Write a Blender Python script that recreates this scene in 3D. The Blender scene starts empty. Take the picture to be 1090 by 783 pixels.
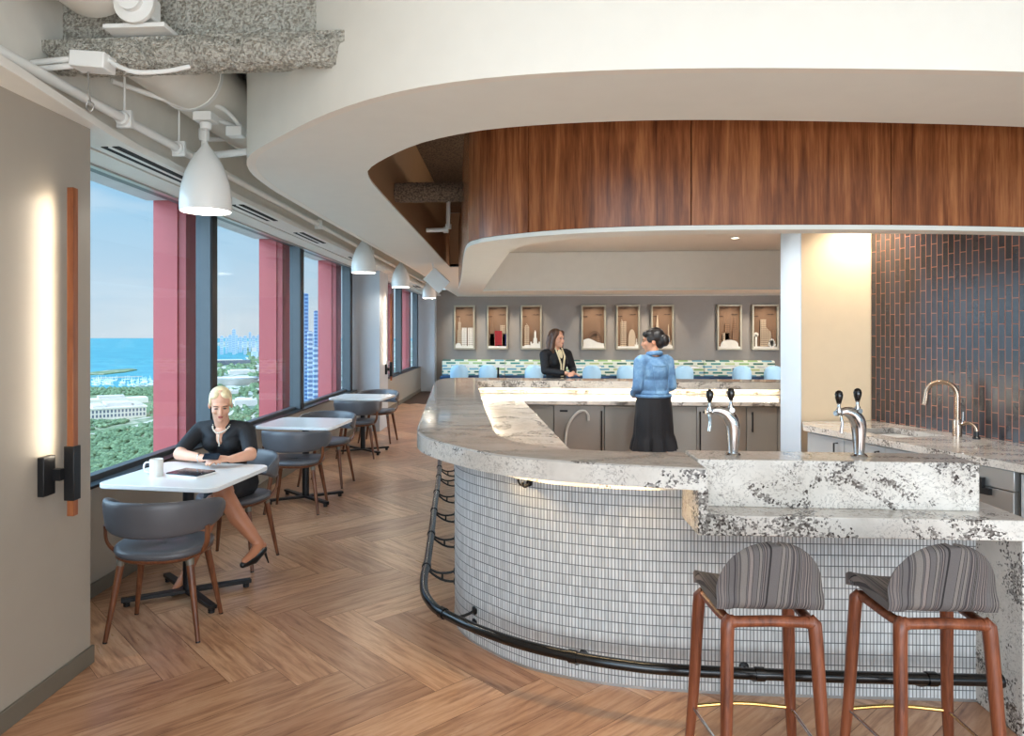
import bpy, bmesh, math, random
import numpy as np
from mathutils import Vector, Matrix, Euler
random.seed(7)
PI=math.pi
SC=bpy.context.scene
COL=SC.collection

def lin(c):
    c=c/255.0
    return c/12.92 if c<=0.04045 else ((c+0.055)/1.055)**2.4
def rgb(r,g,b): return (lin(r),lin(g),lin(b),1.0)

# ---------------------------------------------------------------- materials
class NT:
    def __init__(s,name):
        s.m=bpy.data.materials.new(name); s.m.use_nodes=True
        s.t=s.m.node_tree; s.n=s.t.nodes; s.l=s.t.links
        s.bsdf=s.n['Principled BSDF']; s.out=s.n['Material Output']
    def node(s,typ,**kw):
        nd=s.n.new(typ)
        for k,v in kw.items():
            if k.startswith('i_'): nd.inputs[k[2:].replace('_',' ')].default_value=v
            else: setattr(nd,k,v)
        return nd
    def link(s,a,b): s.l.new(a,b)
    def coord(s,which='Object'): return s.node('ShaderNodeTexCoord').outputs[which]
    def mapping(s,vec,scale=(1,1,1),rot=(0,0,0),loc=(0,0,0)):
        mp=s.node('ShaderNodeMapping'); s.link(vec,mp.inputs['Vector'])
        mp.inputs['Scale'].default_value=scale; mp.inputs['Rotation'].default_value=rot; mp.inputs['Location'].default_value=loc
        return mp.outputs[0]
    def noise(s,vec,scale=5,detail=3,rough=.5,dist=0):
        n=s.node('ShaderNodeTexNoise'); s.link(vec,n.inputs['Vector'])
        n.inputs['Scale'].default_value=scale; n.inputs['Detail'].default_value=detail
        n.inputs['Roughness'].default_value=rough; n.inputs['Distortion'].default_value=dist
        return n.outputs[0]
    def ramp(s,fac,stops,interp='LINEAR'):
        r=s.node('ShaderNodeValToRGB'); s.link(fac,r.inputs[0]); cr=r.color_ramp; cr.interpolation=interp
        while len(cr.elements)>1: cr.elements.remove(cr.elements[-1])
        cr.elements[0].position=stops[0][0]; cr.elements[0].color=stops[0][1]
        for p,c in stops[1:]:
            e=cr.elements.new(p); e.color=c
        return r.outputs[0]
    def math(s,op,a,b=None,c=None):
        m=s.node('ShaderNodeMath',operation=op)
        for i,v in enumerate((a,b,c)):
            if v is None: continue
            if hasattr(v,'node'): s.link(v,m.inputs[i])
            else: m.inputs[i].default_value=v
        return m.outputs[0]
    def mix(s,fac,a,b,mode='MIX'):
        m=s.node('ShaderNodeMix',data_type='RGBA',blend_type=mode)
        for sock,v in ((m.inputs['Factor'],fac),(m.inputs['A'],a),(m.inputs['B'],b)):
            pass
        ins=[m.inputs[0],m.inputs[6],m.inputs[7]]
        for sock,v in zip(ins,(fac,a,b)):
            if hasattr(v,'node'): s.link(v,sock)
            else: sock.default_value=v
        return m.outputs[2]
    def bump(s,h,strength=.3,dist=.01):
        b=s.node('ShaderNodeBump'); s.link(h,b.inputs['Height'])
        b.inputs['Strength'].default_value=strength; b.inputs['Distance'].default_value=dist
        s.link(b.outputs[0],s.bsdf.inputs['Normal'])
    def set(s,**kw):
        for k,v in kw.items():
            sock=s.bsdf.inputs[k.replace('_',' ')]
            if hasattr(v,'node'): s.link(v,sock)
            else: sock.default_value=v
        return s

W1=(1,1,1,1); BK=(0,0,0,1)
def g(v): return (v,v,v,1)
def plain(name,c,rough=.5,metal=0,var=.06,scale=8,spec=.5,bump=0,bscale=60,bdist=.002,**kw):
    m=NT(name); co=m.coord()
    n=m.noise(co,scale,3)
    a=tuple(max(0,x*(1-var)) for x in c[:3])+(1,); b=tuple(min(1,x*(1+var)) for x in c[:3])+(1,)
    col=m.ramp(n,[(.3,a),(.7,b)])
    m.set(Base_Color=col,Roughness=rough,Metallic=metal,Specular_IOR_Level=spec,**kw)
    if bump: m.bump(m.noise(co,bscale,4),bump,bdist)
    return m.m
def emis(name,c,strength):
    m=NT(name); m.set(Base_Color=c,Emission_Color=c,Emission_Strength=strength); return m.m

M={}
M['end_white']=plain('end_white',rgb(190,204,216),.5,var=.01)
M['ceiling_paint']=plain('ceiling_paint',rgb(228,229,222),.6,var=.012)
M['white_paint']=plain('white_paint',rgb(232,228,218),.6,var=.015)
M['soffit_white']=plain('soffit_white',rgb(228,226,218),.55,var=.02)
M['plenum_paint']=plain('plenum_paint',rgb(226,222,212),.6,var=.03)
M['opening_shade']=plain('opening_shade',rgb(150,116,84),.6,var=.03)  # dim, warm bounce inside the ceiling opening put into the colour
M['taupe_wall']=plain('taupe_wall',rgb(158,150,138),.45,var=.015)
M['greige_wall']=plain('greige_wall',rgb(150,144,138),.6,var=.02)
M['column_paint']=plain('column_paint',rgb(190,196,202),.5,var=.01)
M['beige_wall']=plain('beige_wall',rgb(226,204,172),.5,var=.015)
M['baseboard_grey']=plain('baseboard_grey',rgb(104,98,86),.4,var=.02)
M['white_metal']=plain('white_metal',rgb(232,232,228),.35,var=.01)
M['white_enamel']=plain('white_enamel',rgb(238,238,234),.3,var=.01,Coat_Weight=.3)
M['mullion_metal']=plain('mullion_metal',rgb(84,90,94),.4,metal=.3,var=.03)
M['black_metal']=plain('black_metal',rgb(22,22,24),.38,metal=.2,var=.05)
M['black_gloss']=plain('black_gloss',rgb(16,15,15),.18,metal=.0,var=.05)
M['slot_black']=plain('slot_black',rgb(14,14,14),.8)
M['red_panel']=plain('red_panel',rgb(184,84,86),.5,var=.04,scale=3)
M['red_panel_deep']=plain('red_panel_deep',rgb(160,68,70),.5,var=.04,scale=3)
M['outside_lintel']=plain('outside_lintel',rgb(205,205,205),.7)
M['chrome']=plain('chrome',rgb(205,205,205),.12,metal=1,var=.02)
M['bronze_metal']=plain('bronze_metal',rgb(170,148,130),.22,metal=1,var=.03)
M['steel']=plain('steel',rgb(150,146,140),.34,metal=.55,var=.02)
M['steel_light']=plain('steel_light',rgb(180,180,178),.3,metal=.7,var=.02)
M['cabinet_grey']=plain('cabinet_grey',rgb(142,140,134),.45,var=.015)
M['cabinet_light']=plain('cabinet_light',rgb(170,172,172),.4,var=.015)
M['table_white']=plain('table_white',rgb(236,236,234),.25,var=.01)
M['ceramic']=plain('ceramic',rgb(236,234,228),.2,var=.01,Coat_Weight=.4)
M['brass']=plain('brass',rgb(196,160,96),.25,metal=1,var=.03)
M['vinyl']=plain('vinyl_grey',rgb(84,84,88),.36,var=.05,bump=.08,bscale=220,bdist=.001,spec=.5)
M['skin']=plain('skin_light',rgb(222,168,140),.5,var=.05,scale=14,Subsurface_Weight=.08)
M['skin_tan']=plain('skin_tan',rgb(206,148,116),.5,var=.05,scale=14,Subsurface_Weight=.08)
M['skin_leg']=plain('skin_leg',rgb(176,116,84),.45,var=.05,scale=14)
M['blonde_hair']=plain('blonde_hair',rgb(226,206,164),.45,var=.16,scale=40,bump=.5,bscale=90,bdist=.004)
M['brown_hair']=plain('brown_hair',rgb(84,58,42),.45,var=.3,scale=30,bump=.4,bscale=80,bdist=.004)
M['black_hair']=plain('black_hair',rgb(24,18,16),.4,var=.3,scale=30,bump=.4,bscale=80,bdist=.004)
M['black_cloth']=plain('black_cloth',rgb(20,21,26),.75,var=.25,scale=9,bump=.25,bscale=18,bdist=.01)
M['cream_cloth']=plain('cream_cloth',rgb(226,214,178),.7)
M['eye_dark']=plain('eye_dark',rgb(40,26,20),.4)
M['lip']=plain('lip_red',rgb(170,84,76),.45)
M['pearl']=plain('pearl',rgb(228,216,196),.25,Coat_Weight=.5)
M['shoe_black']=plain('shoe_black',rgb(16,15,15),.3)
M['screen']=plain('screen_glass',rgb(26,34,46),.12)
M['blue_shell']=plain('blue_shell',rgb(150,186,208),.5,var=.02)
M['art_white']=plain('art_white',rgb(236,230,218),.7,var=.03,scale=20)
M['art_cream']=plain('art_cream',rgb(196,176,150),.7,var=.03,scale=20)
M['art_brown']=plain('art_brown',rgb(112,84,64),.7,var=.05,scale=20)
M['art_red']=plain('art_red',rgb(172,34,40),.6)
M['art_navy']=plain('art_navy',rgb(52,48,110),.6)
M['art_back']=plain('art_back',rgb(132,104,82),.8,var=.05,scale=4)
M['art_cloud']=plain('art_cloud',rgb(84,66,54),.8)
M['frame_champagne']=plain('frame_champagne',rgb(176,168,148),.35,metal=.3)
M['tap_handle']=plain('tap_handle',rgb(18,16,16),.15)
M['led']=emis('led_strip',rgb(255,236,200),18)
M['led_warm']=emis('led_warm',rgb(255,224,170),60)
M['lamp_lens']=emis('lamp_lens',rgb(255,244,220),10)
M['exit_green']=emis('exit_green',rgb(60,170,110),1.0)
M['pavement']=plain('pavement',rgb(196,190,178),.9,var=.1,scale=.01)
M['museum_stone']=plain('museum_stone',rgb(226,218,206),.9,var=.04,scale=.02)
M['museum_roof']=plain('museum_roof',rgb(206,200,196),.9,var=.06,scale=.02)
M['dark_window']=plain('dark_window',rgb(96,104,120),.4)
M['boat_white']=plain('boat_white',rgb(232,236,242),.6)
M['hose']=plain('hose_grey',rgb(190,186,178),.5)
M['sink_steel']=plain('sink_steel',rgb(190,190,188),.25,metal=.9)

# glass: see-through, faint reflections
m=NT('window_glass')
tr=m.node('ShaderNodeBsdfTransparent'); gl=m.node('ShaderNodeBsdfGlossy'); gl.inputs['Roughness'].default_value=.02
tr.inputs[0].default_value=(.95,.97,.98,1)
fr=m.node('ShaderNodeLayerWeight'); fr.inputs[0].default_value=.5
fm=m.math('ADD',m.math('MULTIPLY',m.math('POWER',fr.outputs['Facing'],5.0),.35),.018)
ms=m.node('ShaderNodeMixShader'); m.link(fm,ms.inputs[0]); m.link(tr.outputs[0],ms.inputs[1]); m.link(gl.outputs[0],ms.inputs[2])
m.link(ms.outputs[0],m.out.inputs[0]); M['glass']=m.m

# popcorn fireproofing
def popcorn(name,c1,c2):
    m=NT(name); co=m.coord(); n=m.noise(co,70,3,.6); n2=m.noise(co,130,2)
    m.set(Base_Color=m.ramp(n,[(.40,c1),(.56,c2)]),Roughness=.95)
    m.bump(m.math('ADD',n,m.math('MULTIPLY',n2,.6)),1.0,.05); return m.m
M['popcorn']=popcorn('popcorn_fireproofing',rgb(184,176,160),rgb(240,236,224))
M['popcorn_shade']=popcorn('popcorn_shade',rgb(96,76,60),rgb(150,122,98))  # darker popcorn copy, the opening's warm shade is in its colour

# marble
def marble(name,base,warm,vein,speck,seed=0,scale=1.0,streak=None,rough=.12):
    m=NT(name); co=m.coord(); v=m.mapping(co,(1,1,1) if streak is None else streak,(.3,.5,.2),(seed,seed*.7,seed*.3))
    soft=m.noise(v,2.2*scale,6,.65,.6)
    col=m.ramp(soft,[(.25,base),(.6,warm),(.8,base)])
    # hairline net
    wv=m.noise(v,7*scale,4,.6)
    vm=m.node('ShaderNodeVectorMath',operation='MULTIPLY_ADD')
    nz=m.node('ShaderNodeTexNoise'); m.link(v,nz.inputs['Vector']); nz.inputs['Scale'].default_value=7*scale; nz.inputs['Detail'].default_value=5
    m.link(nz.outputs[1],vm.inputs[0]); vm.inputs[1].default_value=(.16,.16,.16); m.link(v,vm.inputs[2])
    vo=m.node('ShaderNodeTexVoronoi',feature='DISTANCE_TO_EDGE'); m.link(vm.outputs[0],vo.inputs['Vector']); vo.inputs['Scale'].default_value=15*scale
    sq=m.noise(v,11*scale,5,.62,1.6)
    hair=m.ramp(m.math('ABSOLUTE',m.math('SUBTRACT',sq,.5)),[(0.0,W1),(.022,BK)])
    hm=m.ramp(m.noise(v,3.2*scale,3,.6),[(.40,BK),(.58,W1)])
    col=m.mix(m.math('MULTIPLY',m.math('MULTIPLY',hair,hm),.6),col,vein)
    # broad clustered bands of dark pebbly speckle
    n=m.noise(v,1.35*scale,3,.5,1.4)
    d=m.math('ABSOLUTE',m.math('SUBTRACT',n,.5))
    band=m.ramp(d,[(.014,W1),(.052,BK)])
    fade=m.ramp(m.noise(v,1.9*scale,2),[(.38,BK),(.48,W1)])
    vs=m.node('ShaderNodeTexVoronoi'); m.link(v,vs.inputs['Vector']); vs.inputs['Scale'].default_value=62*scale
    sp=m.ramp(vs.outputs['Distance'],[(.30,BK),(.45,W1)])
    sp2=m.ramp(m.noise(v,38*scale,3,.7),[(.44,BK),(.54,W1)])
    vs.inputs['Scale'].default_value=115*scale
    rc=m.node('ShaderNodeSeparateColor'); m.link(vs.outputs['Color'],rc.inputs[0])
    bandn=m.math('MULTIPLY',m.math('MULTIPLY',band,fade),m.ramp(m.noise(v,16*scale,3,.6),[(.38,g(.25)),(.58,g(.86))]))
    k=m.math('MULTIPLY',m.math('GREATER_THAN',bandn,rc.outputs[0]),m.ramp(rc.outputs[1],[(0,g(.45)),(1,g(1))]))
    col=m.mix(k,col,speck)
    grit=m.ramp(m.noise(v,90*scale,2,.6),[(.36,W1),(.42,BK)])
    col=m.mix(m.math('MULTIPLY',m.math('MULTIPLY',grit,hm),.5),col,speck)
    m.set(Base_Color=col,Roughness=rough,Specular_IOR_Level=.5)
    return m.m
M['marble']=marble('white_veined_stone',rgb(226,220,211),rgb(198,190,180),rgb(112,102,94),rgb(58,48,44),0,1.0)
M['marble_top']=marble('white_veined_stone_top',rgb(208,202,194),rgb(176,168,160),rgb(122,114,108),rgb(78,70,66),3,1.0,streak=(.8,2.0,1),rough=.07)

# herringbone floor: planks are faces with their own tint; uv runs along the plank
m=NT('oak_planks')
uv=m.node('ShaderNodeUVMap').outputs[0]
att=m.node('ShaderNodeAttribute',attribute_name='tint').outputs[0]
sx=m.node('ShaderNodeSeparateXYZ'); m.link(att,sx.inputs[0])
cb=m.node('ShaderNodeCombineXYZ'); m.link(sx.outputs[0],cb.inputs[2])
va=m.node('ShaderNodeVectorMath',operation='MULTIPLY_ADD'); m.link(cb.outputs[0],va.inputs[0]); va.inputs[1].default_value=(0,0,60); m.link(uv,va.inputs[2])
v1=m.mapping(va.outputs[0],(1.5,15,1))
grain=m.noise(v1,2.2,6,.62,.5)
fine=m.noise(m.mapping(va.outputs[0],(6,120,1)),2,3,.6)
c1=m.ramp(grain,[(.26,rgb(136,94,68)),(.40,rgb(186,140,106)),(.54,rgb(212,168,132)),(.75,rgb(228,192,160))])
col=m.mix(m.math('MULTIPLY',fine,.18),c1,rgb(140,100,76))
tone=m.ramp(sx.outputs[1],[(0,rgb(214,202,196)),(.5,rgb(234,228,222)),(1,rgb(255,250,244))])
col=m.mix(1.0,col,tone,'MULTIPLY')
m.set(Base_Color=col,Roughness=m.ramp(grain,[(0,g(.34)),(1,g(.24))]),Specular_IOR_Level=.5)
m.bump(fine,.06,.002); M['floor']=m.m

def walnut(name,c,axis='z',scale=1.0,rough=.3,coords='Object'):
    m=NT(name); co=m.coord(coords)
    sc={'z':(9,9,.55),'x':(.55,9,9),'y':(9,.55,9)}[axis]
    v=m.mapping(co,tuple(k*scale for k in sc))
    n=m.noise(v,1.6,5,.6,.7); f=m.noise(m.mapping(co,tuple(k*scale*7 for k in sc)),1.5,3,.6)
    n=m.math('ADD',m.math('MULTIPLY',n,.75),m.math('MULTIPLY',f,.25))
    col=m.ramp(n,[(.34,c[0]),(.5,c[1]),(.66,c[2])])
    m.set(Base_Color=col,Roughness=rough,Specular_IOR_Level=.4); return m.m
WAL=(rgb(92,50,28),rgb(140,82,48),rgb(180,116,72))
M['walnut']=walnut('walnut_veneer',WAL,'z',1.25,.26)
M['walnut_leg']=walnut('walnut_leg',(rgb(78,44,28),rgb(104,62,40),rgb(128,80,52)),'z',3)
M['stool_wood']=walnut('stool_wood',(rgb(84,42,26),rgb(118,64,40),rgb(140,80,52)),'z',3,.35)
M['cherry_bar']=walnut('cherry_bar',(rgb(116,64,36),rgb(144,84,50),rgb(160,98,60)),'z',2)

# finger mosaic on bar front (uv: metres along wall, height)
m=NT('finger_mosaic'); uv=m.node('ShaderNodeUVMap').outputs[0]
s=m.node('ShaderNodeSeparateXYZ'); m.link(uv,s.inputs[0])
tw,th=.0150,.0480
fu=m.math('FRACT',m.math('DIVIDE',s.outputs[0],tw)); fv=m.math('FRACT',m.math('DIVIDE',s.outputs[1],th))
du=m.math('ABSOLUTE',m.math('SUBTRACT',fu,.5)); dv=m.math('ABSOLUTE',m.math('SUBTRACT',fv,.5))
gu=m.ramp(du,[(.30,BK),(.42,W1)]); gv=m.ramp(dv,[(.445,BK),(.475,W1)])
cu=m.math('FLOOR',m.math('DIVIDE',s.outputs[0],tw)); cv=m.math('FLOOR',m.math('DIVIDE',s.outputs[1],th))
cc=m.node('ShaderNodeCombineXYZ'); m.link(cu,cc.inputs[0]); m.link(cv,cc.inputs[1])
wn=m.node('ShaderNodeTexWhiteNoise',noise_dimensions='2D'); m.link(cc.outputs[0],wn.inputs['Vector'])
tile=m.ramp(wn.outputs[0],[(0,rgb(188,188,186)),(1,rgb(212,212,210))])
col=m.mix(m.math('MULTIPLY',gu,.85),tile,rgb(98,97,96)); col=m.mix(gv,col,rgb(92,92,94))
gg=m.math('MAXIMUM',gu,gv)
m.set(Base_Color=col,Roughness=m.ramp(gg,[(0,g(.28)),(1,g(.8))]))
rnd=m.math('SUBTRACT',1.0,m.math('MAXIMUM',m.math('POWER',m.math('MULTIPLY',du,2.0),3.0),m.math('MULTIPLY',gv,1.0)))
m.bump(rnd,.5,.003); M['mosaic']=m.m

# dark vertical tiles, copper grout
m=NT('dark_glazed_tile'); uv=m.node('ShaderNodeUVMap').outputs[0]
v=m.mapping(uv,(1,1,1),(0,0,PI/2))
br=m.node('ShaderNodeTexBrick'); m.link(v,br.inputs['Vector']); br.offset=.5; br.squash=1
br.inputs['Scale'].default_value=1; br.inputs['Brick Width'].default_value=.165; br.inputs['Row Height'].default_value=.0455
br.inputs['Mortar Size'].default_value=.0028; br.inputs['Mortar Smooth'].default_value=.1; br.inputs['Bias'].default_value=0
br.inputs['Color1'].default_value=rgb(26,26,30); br.inputs['Color2'].default_value=rgb(50,52,60); br.inputs['Mortar'].default_value=rgb(160,92,60)
nn=m.noise(uv,30,4,.6)
m.set(Base_Color=m.mix(m.math('MULTIPLY',nn,.35),br.outputs[0],rgb(70,60,60)),Roughness=m.ramp(br.outputs['Fac'],[(0,g(.2)),(1,g(.5))]),Specular_IOR_Level=.8)
m.bump(m.math('SUBTRACT',m.math('MULTIPLY',nn,.5),br.outputs['Fac']),.35,.004); M['dark_tile']=m.m

# striped stool upholstery
m=NT('striped_wool'); co=m.coord()
s=m.node('ShaderNodeSeparateXYZ'); m.link(co,s.inputs[0]); c=m.node('ShaderNodeCombineXYZ'); m.link(s.outputs[0],c.inputs[0])
n=m.noise(c.outputs[0],15,2,.8); wv=m.noise(co,260,2,.7)
col=m.ramp(n,[(.0,rgb(36,32,33)),(.36,rgb(86,80,78)),(.42,rgb(126,118,112)),(.455,rgb(34,30,31)),(.47,rgb(104,98,96)),(.52,rgb(66,60,62)),(.55,rgb(134,122,116)),(.59,rgb(36,32,33)),(.605,rgb(98,90,88)),(.66,rgb(124,114,110))],'CONSTANT')
m.set(Base_Color=m.mix(m.math('MULTIPLY',wv,.35),col,rgb(60,54,52)),Roughness=.95); m.bump(wv,.4,.002); M['stripe']=m.m

# banquette: woven bands of teal, green, white
m=NT('banquette_weave'); co=m.coord()
s=m.node('ShaderNodeSeparateXYZ'); m.link(co,s.inputs[0])
row=m.math('DIVIDE',s.outputs[2],.078); rf=m.math('FRACT',row); ri=m.math('FLOOR',row)
ux=m.math('ADD',m.math('DIVIDE',s.outputs[0],.36),m.math('MULTIPLY',ri,.37)); uf=m.math('FRACT',ux); ui=m.math('FLOOR',ux)
cc=m.node('ShaderNodeCombineXYZ'); m.link(ui,cc.inputs[0]); m.link(ri,cc.inputs[1])
wn=m.node('ShaderNodeTexWhiteNoise',noise_dimensions='2D'); m.link(cc.outputs[0],wn.inputs['Vector'])
pal=m.ramp(wn.outputs[0],[(0,rgb(66,140,130)),(.22,rgb(150,184,120)),(.42,rgb(110,170,190)),(.6,rgb(190,200,140)),(.8,rgb(60,110,96))],'CONSTANT')
on=m.math('MULTIPLY',m.math('GREATER_THAN',rf,.42),m.math('GREATER_THAN',uf,.3))
m.set(Base_Color=m.mix(on,rgb(228,232,214),pal),Roughness=.8); M['weave']=m.m
M['weave_seat']=plain('banquette_seat_blue',rgb(30,70,110),.7)

# denim
m=NT('denim'); co=m.coord(); n=m.noise(co,9,5,.65); f=m.noise(co,240,2,.6)
m.set(Base_Color=m.mix(m.math('MULTIPLY',f,.3),m.ramp(n,[(.3,rgb(46,88,130)),(.5,rgb(74,120,162)),(.7,rgb(116,158,190))]),rgb(160,184,206)),Roughness=.85); m.bump(m.noise(co,14,3),.4,.015); M['denim']=m.m

# outside
m=NT('lake_water'); co=m.coord(); n=m.noise(co,.004,4,.6); n2=m.noise(co,.05,3)
m.set(Base_Color=m.ramp(n,[(.3,rgb(56,132,150)),(.7,rgb(80,156,168))]),Roughness=.55,Specular_IOR_Level=.25); m.bump(n2,.3,4); M['water']=m.m
m=NT('park_ground'); co=m.coord(); n=m.noise(co,.006,5,.6,.6); n2=m.noise(co,.03,4,.6)
m.set(Base_Color=m.mix(m.ramp(n2,[(.4,BK),(.6,W1)]),m.ramp(n,[(.38,rgb(88,116,76)),(.5,rgb(120,140,96)),(.62,rgb(190,182,164))]),rgb(96,118,84)),Roughness=.95); M['park']=m.m
m=NT('city_ground'); co=m.coord(); n=m.noise(co,.0045,6,.7,.8)
m.set(Base_Color=m.ramp(n,[(.36,rgb(76,104,84)),(.48,rgb(120,138,122)),(.54,rgb(206,204,200)),(.66,rgb(150,160,158))]),Roughness=.95); M['city']=m.m
m=NT('tree_leaves'); co=m.coord(); n=m.noise(co,.05,5,.7)
m.set(Base_Color=m.ramp(n,[(.3,rgb(66,88,66)),(.5,rgb(98,122,88)),(.72,rgb(142,160,122))]),Roughness=.95); M['trees']=m.m
def facade(name,c1,c2,sx,sz,rough=.3):
    m=NT(name); co=m.coord(); s=m.node('ShaderNodeSeparateXYZ'); m.link(co,s.inputs[0])
    h=m.math('GREATER_THAN',m.math('FRACT',m.math('DIVIDE',s.outputs[2],sz)),.45)
    w=m.math('GREATER_THAN',m.math('FRACT',m.math('DIVIDE',m.math('ADD',s.outputs[0],m.math('MULTIPLY',s.outputs[1],.7)),sx)),.35)
    m.set(Base_Color=m.mix(m.math('MULTIPLY',h,w),c1,c2),Roughness=rough); return m.m
M['tower_blue']=facade('tower_blue',rgb(130,160,196),rgb(60,92,142),5,3.6)
M['tower_grey']=facade('tower_grey',rgb(176,186,200),rgb(90,112,150),7,4)
for k_,a_,b_ in (('art_white',(236,230,218),(150,128,108)),('art_cream',(196,176,150),(120,94,74)),('art_brown',(112,84,64),(160,124,94)),('art_navy',(52,48,110),(30,28,70)),('art_red',(172,34,40),(120,20,26))):
    M[k_+'_win']=facade(k_+'_art_win',rgb(*a_),rgb(*b_),.040,.052,.7)
M['skyline']=facade('skyline_haze',rgb(168,186,200),rgb(140,164,184),60,30,.7)  # bluish distance haze put into the facade colour

# ---------------------------------------------------------------- mesh building
class MB:
    def __init__(s): s.v=[]; s.f=[]; s.mi=[]; s.uv=[]
    def add(s,vs,fs,mi=0,uvs=None):
        o=len(s.v); s.v+= [tuple(p) for p in vs]
        for i,f in enumerate(fs):
            s.f.append(tuple(o+k for k in f)); s.mi.append(mi)
            s.uv.append(uvs[i] if uvs else [(vs[k][0],vs[k][1]) for k in f])
    def xf(s,mat,start=0):
        for i in range(start,len(s.v)): s.v[i]=tuple(mat@Vector(s.v[i]))
        return s
    def prism(s,poly,z0,z1,mi=0):
        n=len(poly); a=sum(poly[i][0]*poly[(i+1)%n][1]-poly[(i+1)%n][0]*poly[i][1] for i in range(n))
        if a<0: poly=poly[::-1]
        vs=[(x,y,z0) for x,y in poly]+[(x,y,z1) for x,y in poly]
        fs=[];uv=[];L=0
        for i in range(n):
            j=(i+1)%n; d=math.dist(poly[i],poly[j])
            fs.append((i,j,n+j,n+i)); uv.append([(L,z0),(L+d,z0),(L+d,z1),(L,z1)]); L+=d
        fs.append(tuple(range(n-1,-1,-1))); uv.append([poly[k] for k in range(n-1,-1,-1)])
        fs.append(tuple(range(n,2*n))); uv.append(list(poly))
        s.add(vs,fs,mi,uv); return s
    def box(s,x0,x1,y0,y1,z0,z1,mi=0): return s.prism([(x0,y0),(x1,y0),(x1,y1),(x0,y1)],z0,z1,mi)
    def cbox(s,c,size,rot=(0,0,0),mi=0):
        st=len(s.v); a,b,d=[k/2 for k in size]; s.box(-a,a,-b,b,-d,d,mi)
        s.xf(Matrix.Translation(c)@Euler(rot).to_matrix().to_4x4(),st); return s
    def rings(s,rs,cap=True,closed=False,mi=0):
        n=len(rs[0]); vs=[p for r in rs for p in r]; fs=[];uv=[]
        R=len(rs)
        for k in range(R if closed else R-1):
            k2=(k+1)%R
            for i in range(n):
                j=(i+1)%n; fs.append((k*n+i,k*n+j,k2*n+j,k2*n+i)); uv.append([(i/n,k),(j/n if j else 1,k),(j/n if j else 1,k+1),(i/n,k+1)])
        if cap and not closed:
            fs.append(tuple(range(n-1,-1,-1))); uv.append([(0,0)]*n); fs.append(tuple((R-1)*n+i for i in range(n))); uv.append([(0,0)]*n)
        s.add(vs,fs,mi,uv); return s
    def tube(s,path,r,seg=12,closed=False,mi=0,flat=1.0):
        path=[Vector(p) for p in path]; n=len(path); rr=r if isinstance(r,(list,tuple)) else [r]*n
        rs=[]; prev=None
        for i,p in enumerate(path):
            if closed: t=path[(i+1)%n]-path[i-1]
            else: t=path[min(i+1,n-1)]-path[max(i-1,0)]
            t.normalize()
            if prev is None:
                a=Vector((0,0,1)) if abs(t.z)<.9 else Vector((1,0,0))
                u=t.cross(a).normalized()
            else:
                u=prev-t*prev.dot(t)
                u=u.normalized() if u.length>1e-6 else t.orthogonal().normalized()
            prev=u; w=t.cross(u)
            rs.append([tuple(p+u*(math.cos(2*PI*k/seg)*rr[i])+w*(math.sin(2*PI*k/seg)*rr[i]*flat)) for k in range(seg)])
        return s.rings(rs,True,closed,mi)
    def lathe(s,prof,seg=24,c=(0,0,0),mi=0,cap=True):
        rs=[[(c[0]+r*math.cos(2*PI*k/seg),c[1]+r*math.sin(2*PI*k/seg),c[2]+z) for k in range(seg)] for r,z in prof]
        return s.rings(rs,cap,False,mi)
    def ell(s,c,r,rot=(0,0,0),seg=20,rn=12,mi=0):
        st=len(s.v); prof=[]
        rs=[]
        for i in range(1,rn):
            a=-PI/2+PI*i/rn
            rs.append([(math.cos(a)*math.cos(2*PI*k/seg),math.cos(a)*math.sin(2*PI*k/seg),math.sin(a)) for k in range(seg)])
        vs=[p for q in rs for p in q]+[(0,0,-1),(0,0,1)]; fs=[]
        for i in range(rn-2):
            for k in range(seg):
                j=(k+1)%seg; fs.append((i*seg+k,i*seg+j,(i+1)*seg+j,(i+1)*seg+k))
        b=len(vs)-2;t=len(vs)-1
        for k in range(seg):
            j=(k+1)%seg; fs.append((b,j,k)); fs.append((t,(rn-2)*seg+k,(rn-2)*seg+j))
        s.add(vs,fs,mi)
        s.xf(Matrix.Translation(c)@Euler(rot).to_matrix().to_4x4()@Matrix.Diagonal((*r,1)),st); return s
    def cap(s,p0,p1,r0,r1,seg=14):
        p0=Vector(p0);p1=Vector(p1); d=(p1-p0); L=d.length; d.normalize()
        path=[];rr=[]
        for a in (80,60,35,15): path.append(p0-d*r0*math.sin(math.radians(a))); rr.append(r0*math.cos(math.radians(a)))
        for k in range(5): path.append(p0+d*L*k/4); rr.append(r0+(r1-r0)*k/4)
        for a in (15,35,60,80): path.append(p1+d*r1*math.sin(math.radians(a))); rr.append(r1*math.cos(math.radians(a)))
        return s.tube(path,rr,seg)
    def chain(s,pts,rs,seg=14):
        for i in range(len(pts)-1): s.cap(pts[i],pts[i+1],rs[i],rs[i+1],seg)
        return s
    def mesh(s,name,smooth=35):
        me=bpy.data.meshes.new(name); me.from_pydata(s.v,[],s.f)
        ul=me.uv_layers.new(name='UVMap'); flat=[c for f in s.uv for p in f for c in p]
        ul.data.foreach_set('uv',flat)
        me.polygons.foreach_set('material_index',s.mi)
        if smooth is not None:
            me.polygons.foreach_set('use_smooth',[True]*len(s.f)); me.set_sharp_from_angle(angle=math.radians(smooth))
        me.update(); return me
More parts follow.
